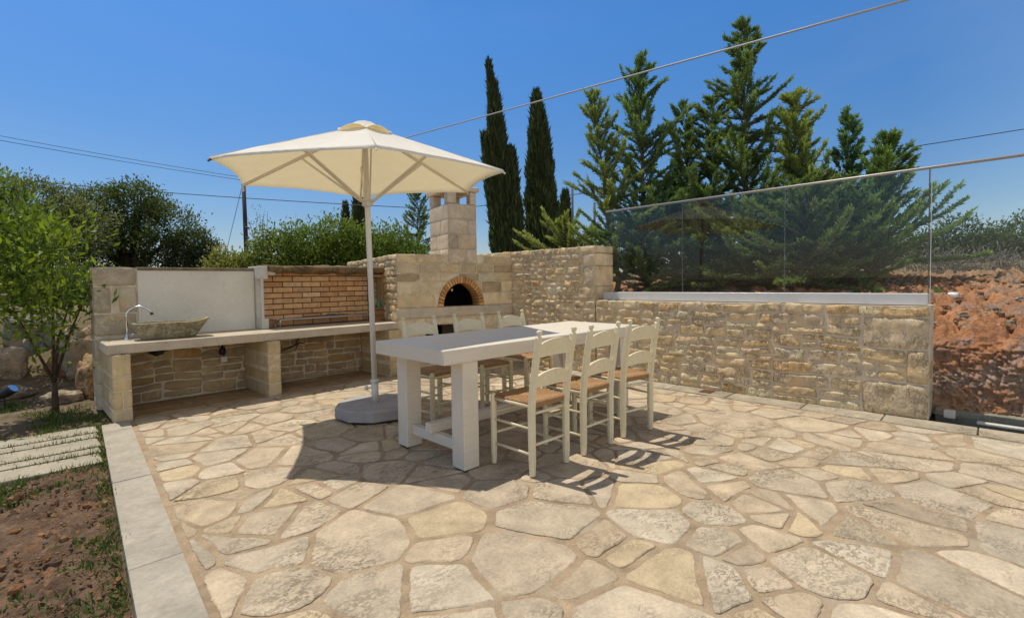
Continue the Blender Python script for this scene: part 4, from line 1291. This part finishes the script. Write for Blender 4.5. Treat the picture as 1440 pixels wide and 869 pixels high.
def crown(blobs, n, leaf, dark, light, up=.25, shell=.55, clump=.0, wid=.5, droop=0):
    """foliage filling overlapping lobes; leaves gather in tufts so gaps and dark pockets show"""
    mb = MB()
    vol = np.array([b[1][0] * b[1][1] * b[1][2] for b in blobs]) ** .7; vol /= vol.sum()
    for (c, r), f in zip(blobs, vol):
        k = max(30, int(n * f)); nt_ = max(8, k // 14)
        d = rand_dir(nt_); rr = rng.random(nt_) ** (1 / 3) * (1 - shell) + shell
        rr = rr * (1 + .22 * fbm(d * 1.0 + np.array(c), 2.3, 2, 5))
        tc = np.array(c) + d * rr[:, None] * np.array(r)
        ids = rng.integers(nt_, size=k)
        p = tc[ids] + rng.normal(0, leaf * 1.15, (k, 3))
        dirs = norm(d[ids] * .7 + rand_dir(k) * .8 + np.array([0, 0, up - droop]))
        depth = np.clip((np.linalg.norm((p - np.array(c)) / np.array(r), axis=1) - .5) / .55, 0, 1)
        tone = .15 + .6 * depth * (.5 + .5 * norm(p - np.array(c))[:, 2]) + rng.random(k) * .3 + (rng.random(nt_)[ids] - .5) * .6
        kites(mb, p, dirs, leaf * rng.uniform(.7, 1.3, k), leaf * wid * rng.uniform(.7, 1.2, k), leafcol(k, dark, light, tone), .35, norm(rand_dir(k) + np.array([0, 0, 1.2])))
    return mb

def limbs(base, targets, r0, split=.35, seg=6, wob=.06):
    mb = MB()
    base = np.array(base, float)
    for t in targets:
        t = np.array(t, float); pts = []
        for k in range(seg + 1):
            f = k / seg
            p = base * (1 - f) + t * f
            p[:2] = base[:2] + (t - base)[:2] * f ** 1.6
            p += rng.normal(0, wob, 3) * f * (1 - f) * 2
            pts.append(p)
        mb.add(*tube(pts, [r0 * (1 - .8 * k / seg) for k in range(seg + 1)], 6), (1, 1, 1), 0, True)
    return mb

def bush(name, label, cat, blobs, n, leaf, dark, light, group=None, base=None, r0=.05, mat='leaf', bark='bark', names=('trunk', 'crown'), **k):
    blobs = [(tuple(map(float, c)), tuple(map(float, r))) for c, r in blobs]
    C0 = np.mean([b[0] for b in blobs], 0)
    if base is None: base = (C0[0], C0[1], float(ground_h(np.array(C0[0]), np.array(C0[1]))) - .05)
    t = thing(name, label, cat, base, 0, group)
    limbs(base, [np.array(c) + rng.normal(0, .15, 3) * np.array(r) for c, r in blobs if r[0] > .15 for _ in range(2)], r0).build(names[0], M[bark], t)
    crown(blobs, n, leaf, dark, light, **k).build(names[1], M[mat], t)
    return t

# ---- conifers with feathery upswept sprays
def conifer(label, base, top, rad, seed, nb=120, light=(.16, .20, .05), dark=(.018, .036, .018), up0=.45, low=.02, extra=(), dens=1.0, rise=.9, bend=None, power=.8, group='feathery conifers behind the glass'):
    rs_ = np.random.default_rng(seed)
    base, top = np.array(base, float), np.array(top, float)
    t = thing('conifer_tree', label, 'tree', tuple(base), 0, group)
    K = 14
    line = []
    for k in range(K + 1):
        f = k / K
        p = base + (top - base) * f
        if bend is not None: p = p + np.array(bend) * math.sin(f * PI)
        p[:2] += rs_.normal(0, .035, 2) * (1 - f * .5)
        line.append(p)
    line = np.array(line); H = np.linalg.norm(top - base)
    MB().add(*tube(line, [.06 * H / 4 * (1 - .93 * k / K) for k in range(K + 1)], 7), (1, 1, 1), 0, True).build('trunk', M['palebark'], t)
    bb, dd, LL, WW, TT = [], [], [], [], []
    tw = MB()
    jobs = []
    for k in range(nb):
        f = low + (1 - low) * (k + rs_.random()) / nb
        f = f ** .85
        az = k * 2.39996 + rs_.normal(0, .4)
        L = rad * (1 - f) ** power * rs_.choice([.45, .7, .9, 1.1, 1.4]) * rs_.uniform(.85, 1.15) + .10
        el = up0 + rs_.normal(0, .26) + f * .5
        jobs.append((f, az, L, el))
    jobs += list(extra)
    for f, az, L, el in jobs:
        o = np.array([np.interp(f * K, range(K + 1), line[:, i]) for i in range(3)])
        n = max(4, int(L / .07))
        p = o.copy(); d = np.array([math.cos(az) * math.cos(el), math.sin(az) * math.cos(el), math.sin(el)])
        pts = [p.copy()]
        for s in range(n):
            d = d + np.array([0, 0, rise * .035 * (1 if s > n * .35 else -.8)]) + rs_.normal(0, .05, 3); d /= np.linalg.norm(d)
            p = p + d * L / n; pts.append(p.copy())
        pts = np.array(pts)
        if L > .3: tw.add(*tube(pts[::max(1, n // 5)], list(np.linspace(.012 * L / .8 + .004, .003, len(pts[::max(1, n // 5)]))), 5), (1, 1, 1), 0, True)
        m = int(L * 78 * dens) + 9
        for q in range(m):
            g = .08 + .92 * rs_.random() ** .75
            o2 = np.array([np.interp(g * n, range(n + 1), pts[:, i]) for i in range(3)])
            tan = pts[min(n, int(g * n) + 1)] - pts[max(0, int(g * n) - 1)]; tan /= np.linalg.norm(tan) + 1e-9
            sd_ = np.cross(tan, [0, 0, 1]); sd_ /= np.linalg.norm(sd_) + 1e-9
            a = rs_.uniform(-1.0, 1.0) * (1 - .35 * g)
            v = tan * math.cos(a) + sd_ * math.sin(a) + np.array([0, 0, rs_.uniform(.0, .5)])
            v /= np.linalg.norm(v)
            ls = rs_.uniform(.06, .17) * (1.1 - .5 * g) * (.75 + .5 * min(1, L))
            for e in range(6):
                h = e / 5
                b_ = o2 + v * ls * h * .75
                w = v + rs_.normal(0, .42, 3) * (1 if e < 5 else .3)
                w /= np.linalg.norm(w)
                bb.append(b_); dd.append(w); LL.append(rs_.uniform(.038, .075)); WW.append(rs_.uniform(.010, .018))
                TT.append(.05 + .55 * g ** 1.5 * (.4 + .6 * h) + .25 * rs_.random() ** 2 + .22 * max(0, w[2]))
    if tw.n: tw.build('branch', M['palebark'], t)
    mb = MB()
    bb, dd = np.array(bb), np.array(dd)
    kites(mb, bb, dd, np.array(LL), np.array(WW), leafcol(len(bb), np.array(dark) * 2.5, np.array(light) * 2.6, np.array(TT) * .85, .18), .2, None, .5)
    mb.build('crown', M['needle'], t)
    return t

G0 = 1.0
conifer('slim young conifer next to the stub of tall wall, leftmost behind the glass', (6.55, 4.1, G0), (6.38, 4.42, 3.97), .62, 1, 95, up0=.55, light=(.20, .24, .07), power=.6)
conifer('pointed conifer with two broad tiers, second tallest behind the glass', (7.0, 3.9, G0), (7.12, 4.05, 4.62), .85, 2, 135, up0=.42, light=(.13, .19, .06), power=.62, extra=[(.62, -.75, .95, .7), (.58, -.9, .8, .55)])
conifer('dark forked conifer between the two tallest ones behind the glass', (8.05, 3.35, G0), (8.33, 3.36, 4.15), .78, 3, 105, up0=.25, extra=[(.35, 2.4, 1.6, 1.15), (.38, 2.5, 1.45, 1.05), (.42, 2.2, 1.2, 1.2)], power=.6)
conifer('dark conifer with a tip leaning left, between the second tallest and the forked one', (7.95, 3.55, G0), (8.02, 3.72, 4.02), .70, 23, 95, up0=.35, power=.6, light=(.11, .16, .055))
conifer('tallest conifer behind the glass with a crooked tip', (7.95, 2.62, G0), (7.94, 2.78, 4.97), .92, 4, 160, up0=.30, light=(.14, .19, .055), power=.66)
conifer('sunlit yellow green conifer hugging the right flank of the tallest one', (7.85, 2.02, G0), (7.92, 2.03, 3.72), .62, 5, 110, up0=.60, light=(.24, .27, .07), dark=(.03, .05, .02), power=.55)
conifer('thin bluish conifer with sparse top beyond the right end of the glass', (8.1, 1.44, G0), (8.19, 1.45, 3.37), .80, 6, 95, up0=.45, light=(.12, .19, .08), power=1.35)
conifer('leaning spreading conifer reaching past the end of the low wall', (7.75, 1.15, G0), (7.95, .95, 2.92), .80, 7, 100, up0=.55, light=(.14, .20, .05), power=.95,
        extra=[(.30, -.95, 1.25, .62), (.33, -1.05, 1.15, .70), (.26, -.9, 1.35, .50), (.22, -1.0, 1.2, .38), (.36, -1.1, 1.0, .8), (.15, -1.2, 1.1, .25)])
conifer('low sunlit conifer with drooping boughs behind the tall wall stub', (6.9, 5.0, .95), (6.75, 5.3, 2.05), .85, 8, 60, up0=.25, light=(.26, .28, .08), power=.5, extra=[(.5, 2.0, 1.25, .42), (.45, 2.15, 1.1, .3), (.55, 1.85, 1.0, .4)])
conifer('squat dense conifer filling the gap behind the middle glass pane', (7.4, 3.1, .95), (7.4, 3.1, 2.35), .95, 9, 95, up0=.2, power=.4, light=(.10, .14, .045))
conifer('squat dense conifer with yellow tips behind the last wall-top glass pane', (7.2, 1.75, .95), (7.2, 1.75, 2.25), .85, 10, 90, up0=.25, power=.4, light=(.13, .17, .045))
conifer('dark low conifer at the foot of the slim young one', (6.7, 3.75, .95), (6.7, 3.75, 2.15), .75, 12, 80, up0=.25, power=.4, light=(.10, .14, .05))
conifer('short dark conifer crowded between the pointed and the forked ones', (7.6, 3.7, .95), (7.6, 3.7, 2.5), .85, 13, 80, up0=.3, power=.4, light=(.10, .15, .05))
conifer('short blue green conifer in front of the tallest trunk', (7.35, 2.45, .95), (7.35, 2.45, 2.1), .85, 14, 80, up0=.25, power=.4, light=(.12, .16, .05))
conifer('short conifer with drooping skirts below the thin bluish one', (7.7, 1.5, .95), (7.7, 1.5, 2.15), .9, 15, 85, up0=.2, power=.4, light=(.11, .16, .045))
conifer('dark conifer rising left of the oven chimney', (8.15, 11.75, .95), (8.27, 11.73, 3.9), 1.05, 11, 100, up0=.30, light=(.13, .17, .05), dens=.7, group='conifers beyond the kitchen wall')

# ---- Italian cypresses
def cypress(label, base, tips, r, seed, group=None, dens=1.0, size=1.0, cat='tree'):
    rs_ = np.random.default_rng(seed)
    base = np.array(base, float)
    t = thing('cypress_tree', label, cat, tuple(base), 0, group)
    MB().add(*tube([base, base + np.array([0, 0, 1.0]), np.array(tips[0][0]) * .55 + base * .45], [r * .12, r * .1, r * .04], 7), (1, 1, 1), 0, True).build('trunk', M['bark'], t)
    mb = MB()
    for tip, rr, lo in tips:
        tip = np.array(tip, float)
        n = int(2600 * dens * (tip[2] - base[2]) * rr)
        f = rs_.random(n) ** 1.15
        f = lo + (1 - lo) * f
        az = rs_.random(n) * 2 * PI
        prof = np.where(f < .25, .72 + .28 * f / .25, np.clip((1 - f) / .75, 0, 1) ** .6)
        prof = prof * (1 + .22 * np.sin(az * 3 + f * 11) * np.sin(f * 23 + seed))
        rad_ = rr * prof * (.55 + .5 * rs_.random(n) ** .6)
        axis_ = base + (tip - base) * f[:, None]
        bend = (f ** 3)[:, None] * np.array([0, 0, 0])
        p = axis_ + bend + np.stack([np.cos(az) * rad_, np.sin(az) * rad_, np.zeros(n)], -1)
        d = norm(np.stack([np.cos(az) * .22, np.sin(az) * .22, np.ones(n)], -1) + rs_.normal(0, .16, (n, 3)))
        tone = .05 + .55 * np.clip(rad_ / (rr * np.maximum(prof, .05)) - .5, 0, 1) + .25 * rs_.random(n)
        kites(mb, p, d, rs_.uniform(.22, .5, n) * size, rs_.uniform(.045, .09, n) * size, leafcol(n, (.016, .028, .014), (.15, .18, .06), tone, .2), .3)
    mb.build('crown', M['needle'], t)
    return t
cypress('tall dark cypress with several ragged leaning tips, left of the pair', (14.30, 14.15, .9), [((14.08, 14.62, 9.2), .50, .03), ((13.98, 14.75, 9.95), .16, .55), ((13.92, 14.6, 7.9), .46, .03), ((13.70, 14.80, 7.0), .34, .05), ((14.42, 14.0, 6.4), .56, .03), ((14.5, 13.9, 4.6), .66, .03)], .6, 31, 'cypresses beyond the oven')
cypress('rounded dark cypress, right one of the pair beyond the oven', (16.1, 13.72, .9), [((16.05, 14.02, 9.1), .66, .03), ((16.22, 13.85, 8.1), .60, .03), ((15.92, 14.0, 7.2), .60, .03), ((16.2, 13.7, 5.4), .85, .03)], .6, 32, 'cypresses beyond the oven')
cypress('small low cypress tucked at the foot of the rounded one', (19.1, 14.9, .9), [((19.15, 14.93, 5.4), .42, .03)], .5, 33, 'cypresses beyond the oven')
cypress('distant dark cypress seen beside the parasol pole', (17.1, 31.4, 1.0), [((17.15, 31.42, 7.9), .55, .03)], .6, 34, 'distant cypresses', .7, 1.4)
cypress('distant thin bluish cypress, the shorter of the far two', (16.48, 32.0, 1.0), [((16.5, 32.0, 6.5), .33, .03)], .5, 35, 'distant cypresses', .7, 1.4)

# ---- young citrus trees in the garden
def citrus(label, base, blobs, n, leaf, dark, light, forks, r0):
    t = thing('citrus_tree', label, 'tree', base, 0, 'young citrus trees in the garden')
    mb = MB()
    b = np.array(base, float); f0 = b + np.array([.0, 0, forks[0]])
    mb.add(*tube([b - (0, 0, .08), b + (0, 0, forks[0] * .5), f0], [r0 * 1.2, r0, r0 * .9], 9), (1, 1, 1), 0, True)
    for c, r in blobs[:4]:
        for q in range(1):
            e = np.array(c) + rng.normal(0, .35, 3) * np.array(r)
            m1 = f0 * .55 + e * .45 + rng.normal(0, .04, 3)
            mb.add(*tube([f0, m1, e], [r0 * .6, r0 * .38, r0 * .14], 6), (1, 1, 1), 0, True)
    mb.build('trunk', M['bark'], t)
    crown(blobs, n, leaf, dark, light, up=.55, shell=.35, wid=.42).build('crown', M['leaf'], t)
CL, CDk = (.27, .36, .035), (.035, .075, .012)
citrus('young citrus tree with bright green leaves in front of the kitchen wall end', (.285, 6.5, 0),
       [((.27, 6.5, 1.45), (.22, .25, .30)), ((.00, 6.45, 1.20), (.26, .26, .26)), ((.42, 6.3, 1.12), (.18, .2, .17)), ((.57, 6.25, 1.17), (.13, .14, .09)), ((.45, 6.5, 1.62), (.20, .2, .18)), ((.10, 6.6, 1.70), (.2, .22, .2)), ((.20, 6.4, 1.00), (.24, .25, .16)), ((-.25, 6.4, 1.45), (.25, .25, .3)), ((.38, 6.35, .98), (.14, .16, .08)), ((.12, 6.42, .82), (.15, .15, .09)), ((.44, 6.38, .80), (.12, .12, .08)), ((.24, 6.4, .58), (.07, .07, .07))],
       2000, .085, CDk, CL, (.26,), .026)
citrus('fuller citrus tree behind the young one at the left edge', (-.35, 8.3, .2),
       [((-.05, 8.2, 2.0), (.45, .45, .45)), ((-.4, 8.3, 2.25), (.5, .45, .45)), ((-.1, 8.1, 1.45), (.5, .45, .4)), ((.25, 8.4, 1.75), (.35, .35, .35)), ((-.5, 8.2, 1.7), (.5, .5, .5))],
       5600, .075, (.02, .045, .012), (.19, .27, .035), (.6,), .05)

# ---- trees and bushes beyond the kitchen wall
OD, OL = (.016, .026, .013), (.105, .125, .055)
bush('carob_tree', 'dense dark evergreen with a wide rounded crown behind the plaster panel', 'tree',
     [((2.1, 16.4, 2.9), (1.0, 1.0, .85)), ((2.9, 15.8, 2.6), (.85, .9, .75)), ((1.6, 16.8, 2.4), (.8, .9, .8)), ((2.45, 16.2, 3.4), (.7, .7, .5)), ((2.5, 15.7, 1.9), (1.2, .8, .7)), ((1.7, 16.6, 3.2), (.6, .6, .5))], 24000, .085, (.026,.042,.018), (.13, .17, .055), 'trees beyond the kitchen wall', (2.3, 16.3, .9), .13)
bush('carob_tree', 'small round dark evergreen just left of the utility pole', 'tree',
     [((3.48, 15.1, 2.2), (.48, .5, .5)), ((3.2, 15.3, 2.0), (.4, .4, .45)), ((3.75, 14.9, 2.0), (.35, .4, .4)), ((3.5, 15.1, 1.6), (.7, .5, .5))], 9000, .07, (.02,.03,.016), (.085, .115, .045), 'trees beyond the kitchen wall', (3.5, 15.1, .9), .08)
bush('olive_tree', 'big grey green olive tree at the left edge behind the citrus', 'tree',
     [((.3, 15.2, 2.9), (1.0, 1.0, .65)), ((-.7, 15.9, 2.9), (1.0, 1.0, .7)), ((1.1, 14.7, 2.5), (.7, .8, .65)), ((.2, 15.0, 2.1), (1.3, .9, .8)), ((.7, 14.9, 3.15), (.55, .6, .3)), ((-.2, 15.6, 3.4), (.6, .6, .28)), ((-1.5, 16, 2.3), (1.2, 1, .9))], 21000, .08, (.04, .055, .028), (.21, .235, .115), 'trees beyond the kitchen wall', (.2, 15.2, .9), .14)
BL, BD = (.21, .27, .05), (.03, .055, .014)
blist = [((3.25, 11.0), .45, 1.75, 'low loose yellowish bush beside the foot of the utility pole', (.33, .33, .10)),
         ((3.9, 10.4), .55, 2.05, 'bright green leafy bush right behind the barbecue lintel', BL),
         ((4.35, 10.0), .55, 2.30, 'taller green bush with upright shoots behind the barbecue', (.20, .28, .05)),
         ((4.85, 9.55), .52, 2.18, 'green bush of glossy leaves left of the parasol pole', (.23, .31, .05)),
         ((5.4, 9.1), .50, 2.20, 'bushy green shrub just right of the parasol pole', (.19, .27, .05)),
         ((5.85, 8.7), .42, 1.90, 'low green shrub tucked left of the chimney foot', (.17, .26, .04))]
for (x, y), r, zt, lab, lc in blist:
    bl = [((x, y, zt - r * .75), (r, r, r * .75)), ((x - .25, y + .25, zt - r * 1.1), (r * .9, r * .8, r * .8)), ((x + .3, y - .25, zt - r * 1.15), (r * .85, r * .8, r * .75)), ((x, y, zt - r * 1.6), (r * 1.2, r, r * .7))]
    for s in range(6): bl.append(((x + rng.normal(0, r * .6), y + rng.normal(0, r * .6), zt - .05 + rng.uniform(-.15, .16)), (.11, .11, .17)))
    bush('leafy_bush', lab, 'bush', bl, 8000, .078, BD, lc, 'green bushes beyond the kitchen wall', None, .03, names=('stem', 'foliage'), up=.5)
# dry sapling with bare twigs
t = thing('bare_sapling', 'thin nearly leafless sapling rising above the bushes by the pole', 'tree', (3.95, 11.2, .9))
mb = MB(); b = np.array([3.95, 11.2, .9])
for k in range(7):
    e = np.array([3.75 + rng.normal(0, .12), 11.25 + rng.normal(0, .12), 3.0 - rng.uniform(0, .7)])
    mb.add(*tube([b, b * .5 + e * .5 + rng.normal(0, .04, 3), e], [.014, .009, .003], 5))
mb.build('twig', M['palebark'], t)
crown([((3.72, 11.25, 2.45), (.10, .10, .10)), ((3.8, 11.2, 2.75), (.06, .06, .12))], 60, .05, (.06, .08, .03), (.2, .24, .08)).build('foliage', M['leaf'], t)

for (x, y, r, zt, lab) in [(.55, 10.6, .55, 1.45, 'dark green shrub between the garden rocks and the kitchen wall end'), (-.25, 11.2, .7, 1.6, 'dark shrub behind the grey boulders at the left edge'), (1.0, 11.3, .6, 1.55, 'dark shrub hidden low behind the stone end of the kitchen wall')]:
    bush('garden_shrub', lab, 'shrub', [((x, y, zt - r * .6), (r * .8, r * .7, r * .6)), ((x - .2, y + .2, zt - r), (r * .8, r * .7, r * .6)), ((x + .25, y - .2, zt - r * 1.1), (r * .8, r * .7, r * .6)), ((x, y - .1, zt - r * 1.5), (r, r * .8, r * .5))], 4200, .07, (.02, .035, .014), (.12, .17, .05), 'dark shrubs behind the garden rocks', None, .03, names=('stem', 'foliage'))
# ---- right hillside scrub
GD, GL = (.022, .035, .018), (.13, .165, .065)
sx = [(18.4, 1.35, .65, 2.30, 'round grey green shrub on the hill directly beside the conifers', GL), (18.9, .65, .85, 2.75, 'tallest grey green shrub on the hill right of the glass', GL), (19.6, .0, .7, 2.35, 'olive coloured shrub on the hill, second from the right edge', (.15, .19, .07)),
      (20.2, -.75, .95, 2.85, 'broad green shrub on the hill at the right edge', (.14, .19, .07)), (17.4, 2.3, .7, 2.2, 'dark shrub on the hill mostly hidden behind the conifers', GL)]
for x, y, r, zt, lab, lc in sx:
    bush('hill_shrub', lab, 'shrub', [((x, y, zt - r * .6), (r * .8, r * .7, r * .6)), ((x - .3, y + .4, zt - r * .8), (r * .6, r * .6, r * .5)), ((x + .3, y - .4, zt - r * .85), (r * .6, r * .6, r * .5)), ((x, y, zt - r * 1.15), (r, r, r * .5))], 5200, .10, GD, lc, 'shrubs on the hill', None, .03, names=('stem', 'foliage'))
for x, y, r, lab in [(11.6, .15, .42, 'grey leafless thorn bush on the crest of the red bank near the conifers'), (12.2, -.55, .5, 'wider grey leafless thorn bush on the bank crest at right'), (11.2, .75, .38, 'small grey leafless thorn bush at the conifer skirts')]:
    bush('dry_bush', lab, 'bush', [((x, y, 1.32), (r, r, .13)), ((x + .3, y - .3, 1.28), (r * .8, r * .8, .10)), ((x - .3, y + .3, 1.31), (r * .7, r * .7, .12))], 1500, .10, (.09, .075, .065), (.27, .24, .21), 'dry bushes on the bank', None, .02, mat='dry', bark='palebark', names=('stem', 'twigs'), wid=.14)
# weeds and small green tufts on the bank
# ---- far scrub line to the horizon
mb = MB()
for k in range(150):
    a = YAW + rng.uniform(-1.05, 1.1); D = rng.uniform(45, 150)
    x, y = D * math.cos(a), D * math.sin(a); r = rng.uniform(1.2, 2.6) * (D / 70) ** .5
    cc = crown([((x, y, 1.0 + r * .25), (r * 1.6, r * 1.6, r * .55))], 150, .45 * (D / 70) ** .5, (.03, .04, .025), (.12, .14, .07))
    for q in range(len(cc.V)):
        mb.V.append(cc.V[q]); mb.C.append(cc.C[q]); mb.L.append(cc.L[q] + mb.n); mb.T.append(cc.T[q]); mb.M.append(cc.M[q]); mb.S.append(cc.S[q])
    mb.n += cc.n
o = mb.build('scrubland', M['leaf'], kind='stuff'); o['label'] = 'distant grey green scrub along the skyline'; o['category'] = 'vegetation'

# ---- grass and weeds
def tufts(name, label, spots, blades, h, dark, light, wdt=.006):
    mb = MB()
    n = len(spots) * blades
    S = np.repeat(np.array(spots), blades, 0)
    b = S + np.c_[rng.normal(0, .028, (n, 2)), np.zeros(n)]
    d = norm(rng.normal(0, .55, (n, 3)) + np.array([0, 0, 1.0]))
    kites(mb, b, d, h * rng.uniform(.4, 1.2, n), wdt * rng.uniform(.7, 1.4, n), leafcol(n, dark, light, rng.random(n)), .2, None, .35)
    o = mb.build(name, M['grass'], kind='stuff'); o['label'] = label; o['category'] = 'grass' if 'grass' in name else 'weeds'
    return o
sp = []
while len(sp) < 240:
    y = rng.uniform(1.2, 4.2); x = KX(y) - abs(rng.normal(0, .55)) - .02
    if fbm(np.array([[x, y, 0]]), 2.2, 2, 91)[0] + (.35 if KX(y) - x < .1 else 0) + (.25 if y < 2.9 else -.15) > .22: sp.append((x, y, -.035))
tufts('soil_weeds', 'small green weeds sprouting over the brown soil bed', sp, 8, .040, (.03, .07, .015), (.14, .22, .05), .009)
sp = []
while len(sp) < 430:
    y = rng.uniform(5.42, 7.4); x = KX(y) + .2 - rng.random() * 1.6
    if x > .50 and y > 6.0: continue
    if y < 5.5 or fbm(np.array([[x, y, 0]]), 2.6, 2, 95)[0] > -.10: sp.append((x, y, -.03))
for a in (4.27, 4.55, 4.72, 5.02, 5.22, 5.47):
    for k in range(34): sp.append((KX(a) - abs(rng.normal(0, .4)) - .03, a + rng.normal(0, .012), -.03))
for k in range(60): sp.append((KX(y := rng.uniform(1.6, 5.4)) - rng.uniform(0, .035), y, -.03))
tufts('lawn_grass', 'patchy green grass between the slabs and around the citrus trunk', sp, 12, .055, (.03, .055, .012), (.17, .23, .05))
# soil clods
mb = MB()
for k in range(2000):
    y = rng.uniform(1.3, 4.2); x = KX(y) - .03 - rng.random() ** 1.2 * 1.3; s = rng.uniform(.003, .009) * (2.6 if rng.random() < .12 else 1)
    bm = bmesh.new(); bmesh.ops.create_icosphere(bm, subdivisions=1, radius=1); V, F = bm_out(bm)
    V = V * (1 + .45 * fbm(V, 1.6, 2, k))[:, None] * s * rng.uniform(.6, 1.3, 3) + np.array([x, y, -.03])
    mb.add(V, F, [(.40, .20, .09), (.22, .14, .09), (.33, .22, .14), (.17, .11, .075), (.45, .26, .13)][rng.integers(5)], 0, False)
o = mb.build('soil_clods', M['soil'], kind='stuff'); o['label'] = 'orange brown clods and small stones on the soil bed'; o['category'] = 'soil'

# ================================================================== POLES AND WIRES
up_ = thing('utility_pole', 'dark wooden utility pole rising behind the bushes under the parasol edge', 'utility pole', (7.9, 25.1, .8))
MB().add(*tube([(7.9, 25.05, .7), (7.87, 25.1, 6.3)], [.115, .085], 10), (1, 1, 1), 0, True).build('mast', M['polewood'], up_)
MB().add(*tube([(7.87, 25.1, 6.1), (6.9, 26.0, 1.2)], .012, 5)).build('guy_wire', M['wire'], up_)
MB().add(*tube([(7.80, 25.0, 6.0), (7.80, 25.0, 6.12)], .03, 8)).add(*tube([(7.95, 25.0, 3.9), (8.02, 24.95, 3.9)], .04, 8)).build('insulator', M['rust'], up_)
def wire(label, a, b, r, sag=0, mat='wire', name='power_line', group=None):
    a, b = np.array(a, float), np.array(b, float)
    pts = [a + (b - a) * f - np.array([0, 0, sag * 4 * f * (1 - f)]) for f in np.linspace(0, 1, 25)]
    return tag(MB().add(*tube(pts, r, 6), (1, 1, 1), 0, True).build(name, M[mat]), label, 'cable', group)
wire('thick pale grey cable slanting across the sky above the trees', (7.87, 25.1, 6.02), (6.51, .60, 3.985), .0135, 0, 'cable', 'overhead_cable')
wire('thin dark wire crossing the sky low over the left trees towards the bushes', (-6.6, 43.5, 8.0), (15.03, 20.62, 5.0), .019, .25)
wire('thin dark wire climbing to the right above the glass rail', (16.8, 22.0, 5.2), (33.2, -2.4, 7.95), .019, .2)
wire('upper faint wire of the close pair at the far left of the sky', (-4.5, 33.5, 8.75), (7.87, 25.1, 6.25), .011, .1)
wire('lower faint wire of the close pair at the far left of the sky', (-4.5, 33.4, 8.5), (7.87, 25.1, 6.12), .011, .1)
tag(MB().add(*tube([(10.5, 7.95, .9), (10.5, 7.95, 3.7)], .030, 8), (1, 1, 1), 0, True).build('fence_post', M['post']), 'taller dark metal post between the cypresses and the conifers', 'post', 'dark metal posts')
tag(MB().add(*tube([(10.9, 7.53, .9), (10.9, 7.53, 3.25)], .030, 8), (1, 1, 1), 0, True).build('fence_post', M['post']), 'shorter dark metal post half hidden by the slim conifer', 'post', 'dark metal posts')
tag(MB().add(*tube([(10.75, 16.0, .9), (10.75, 16.0, 3.45)], .035, 8), (1, 1, 1), 0, True).build('fence_post', M['post']), 'far thin dark post left of the chimney above the bushes', 'post', 'dark metal posts')
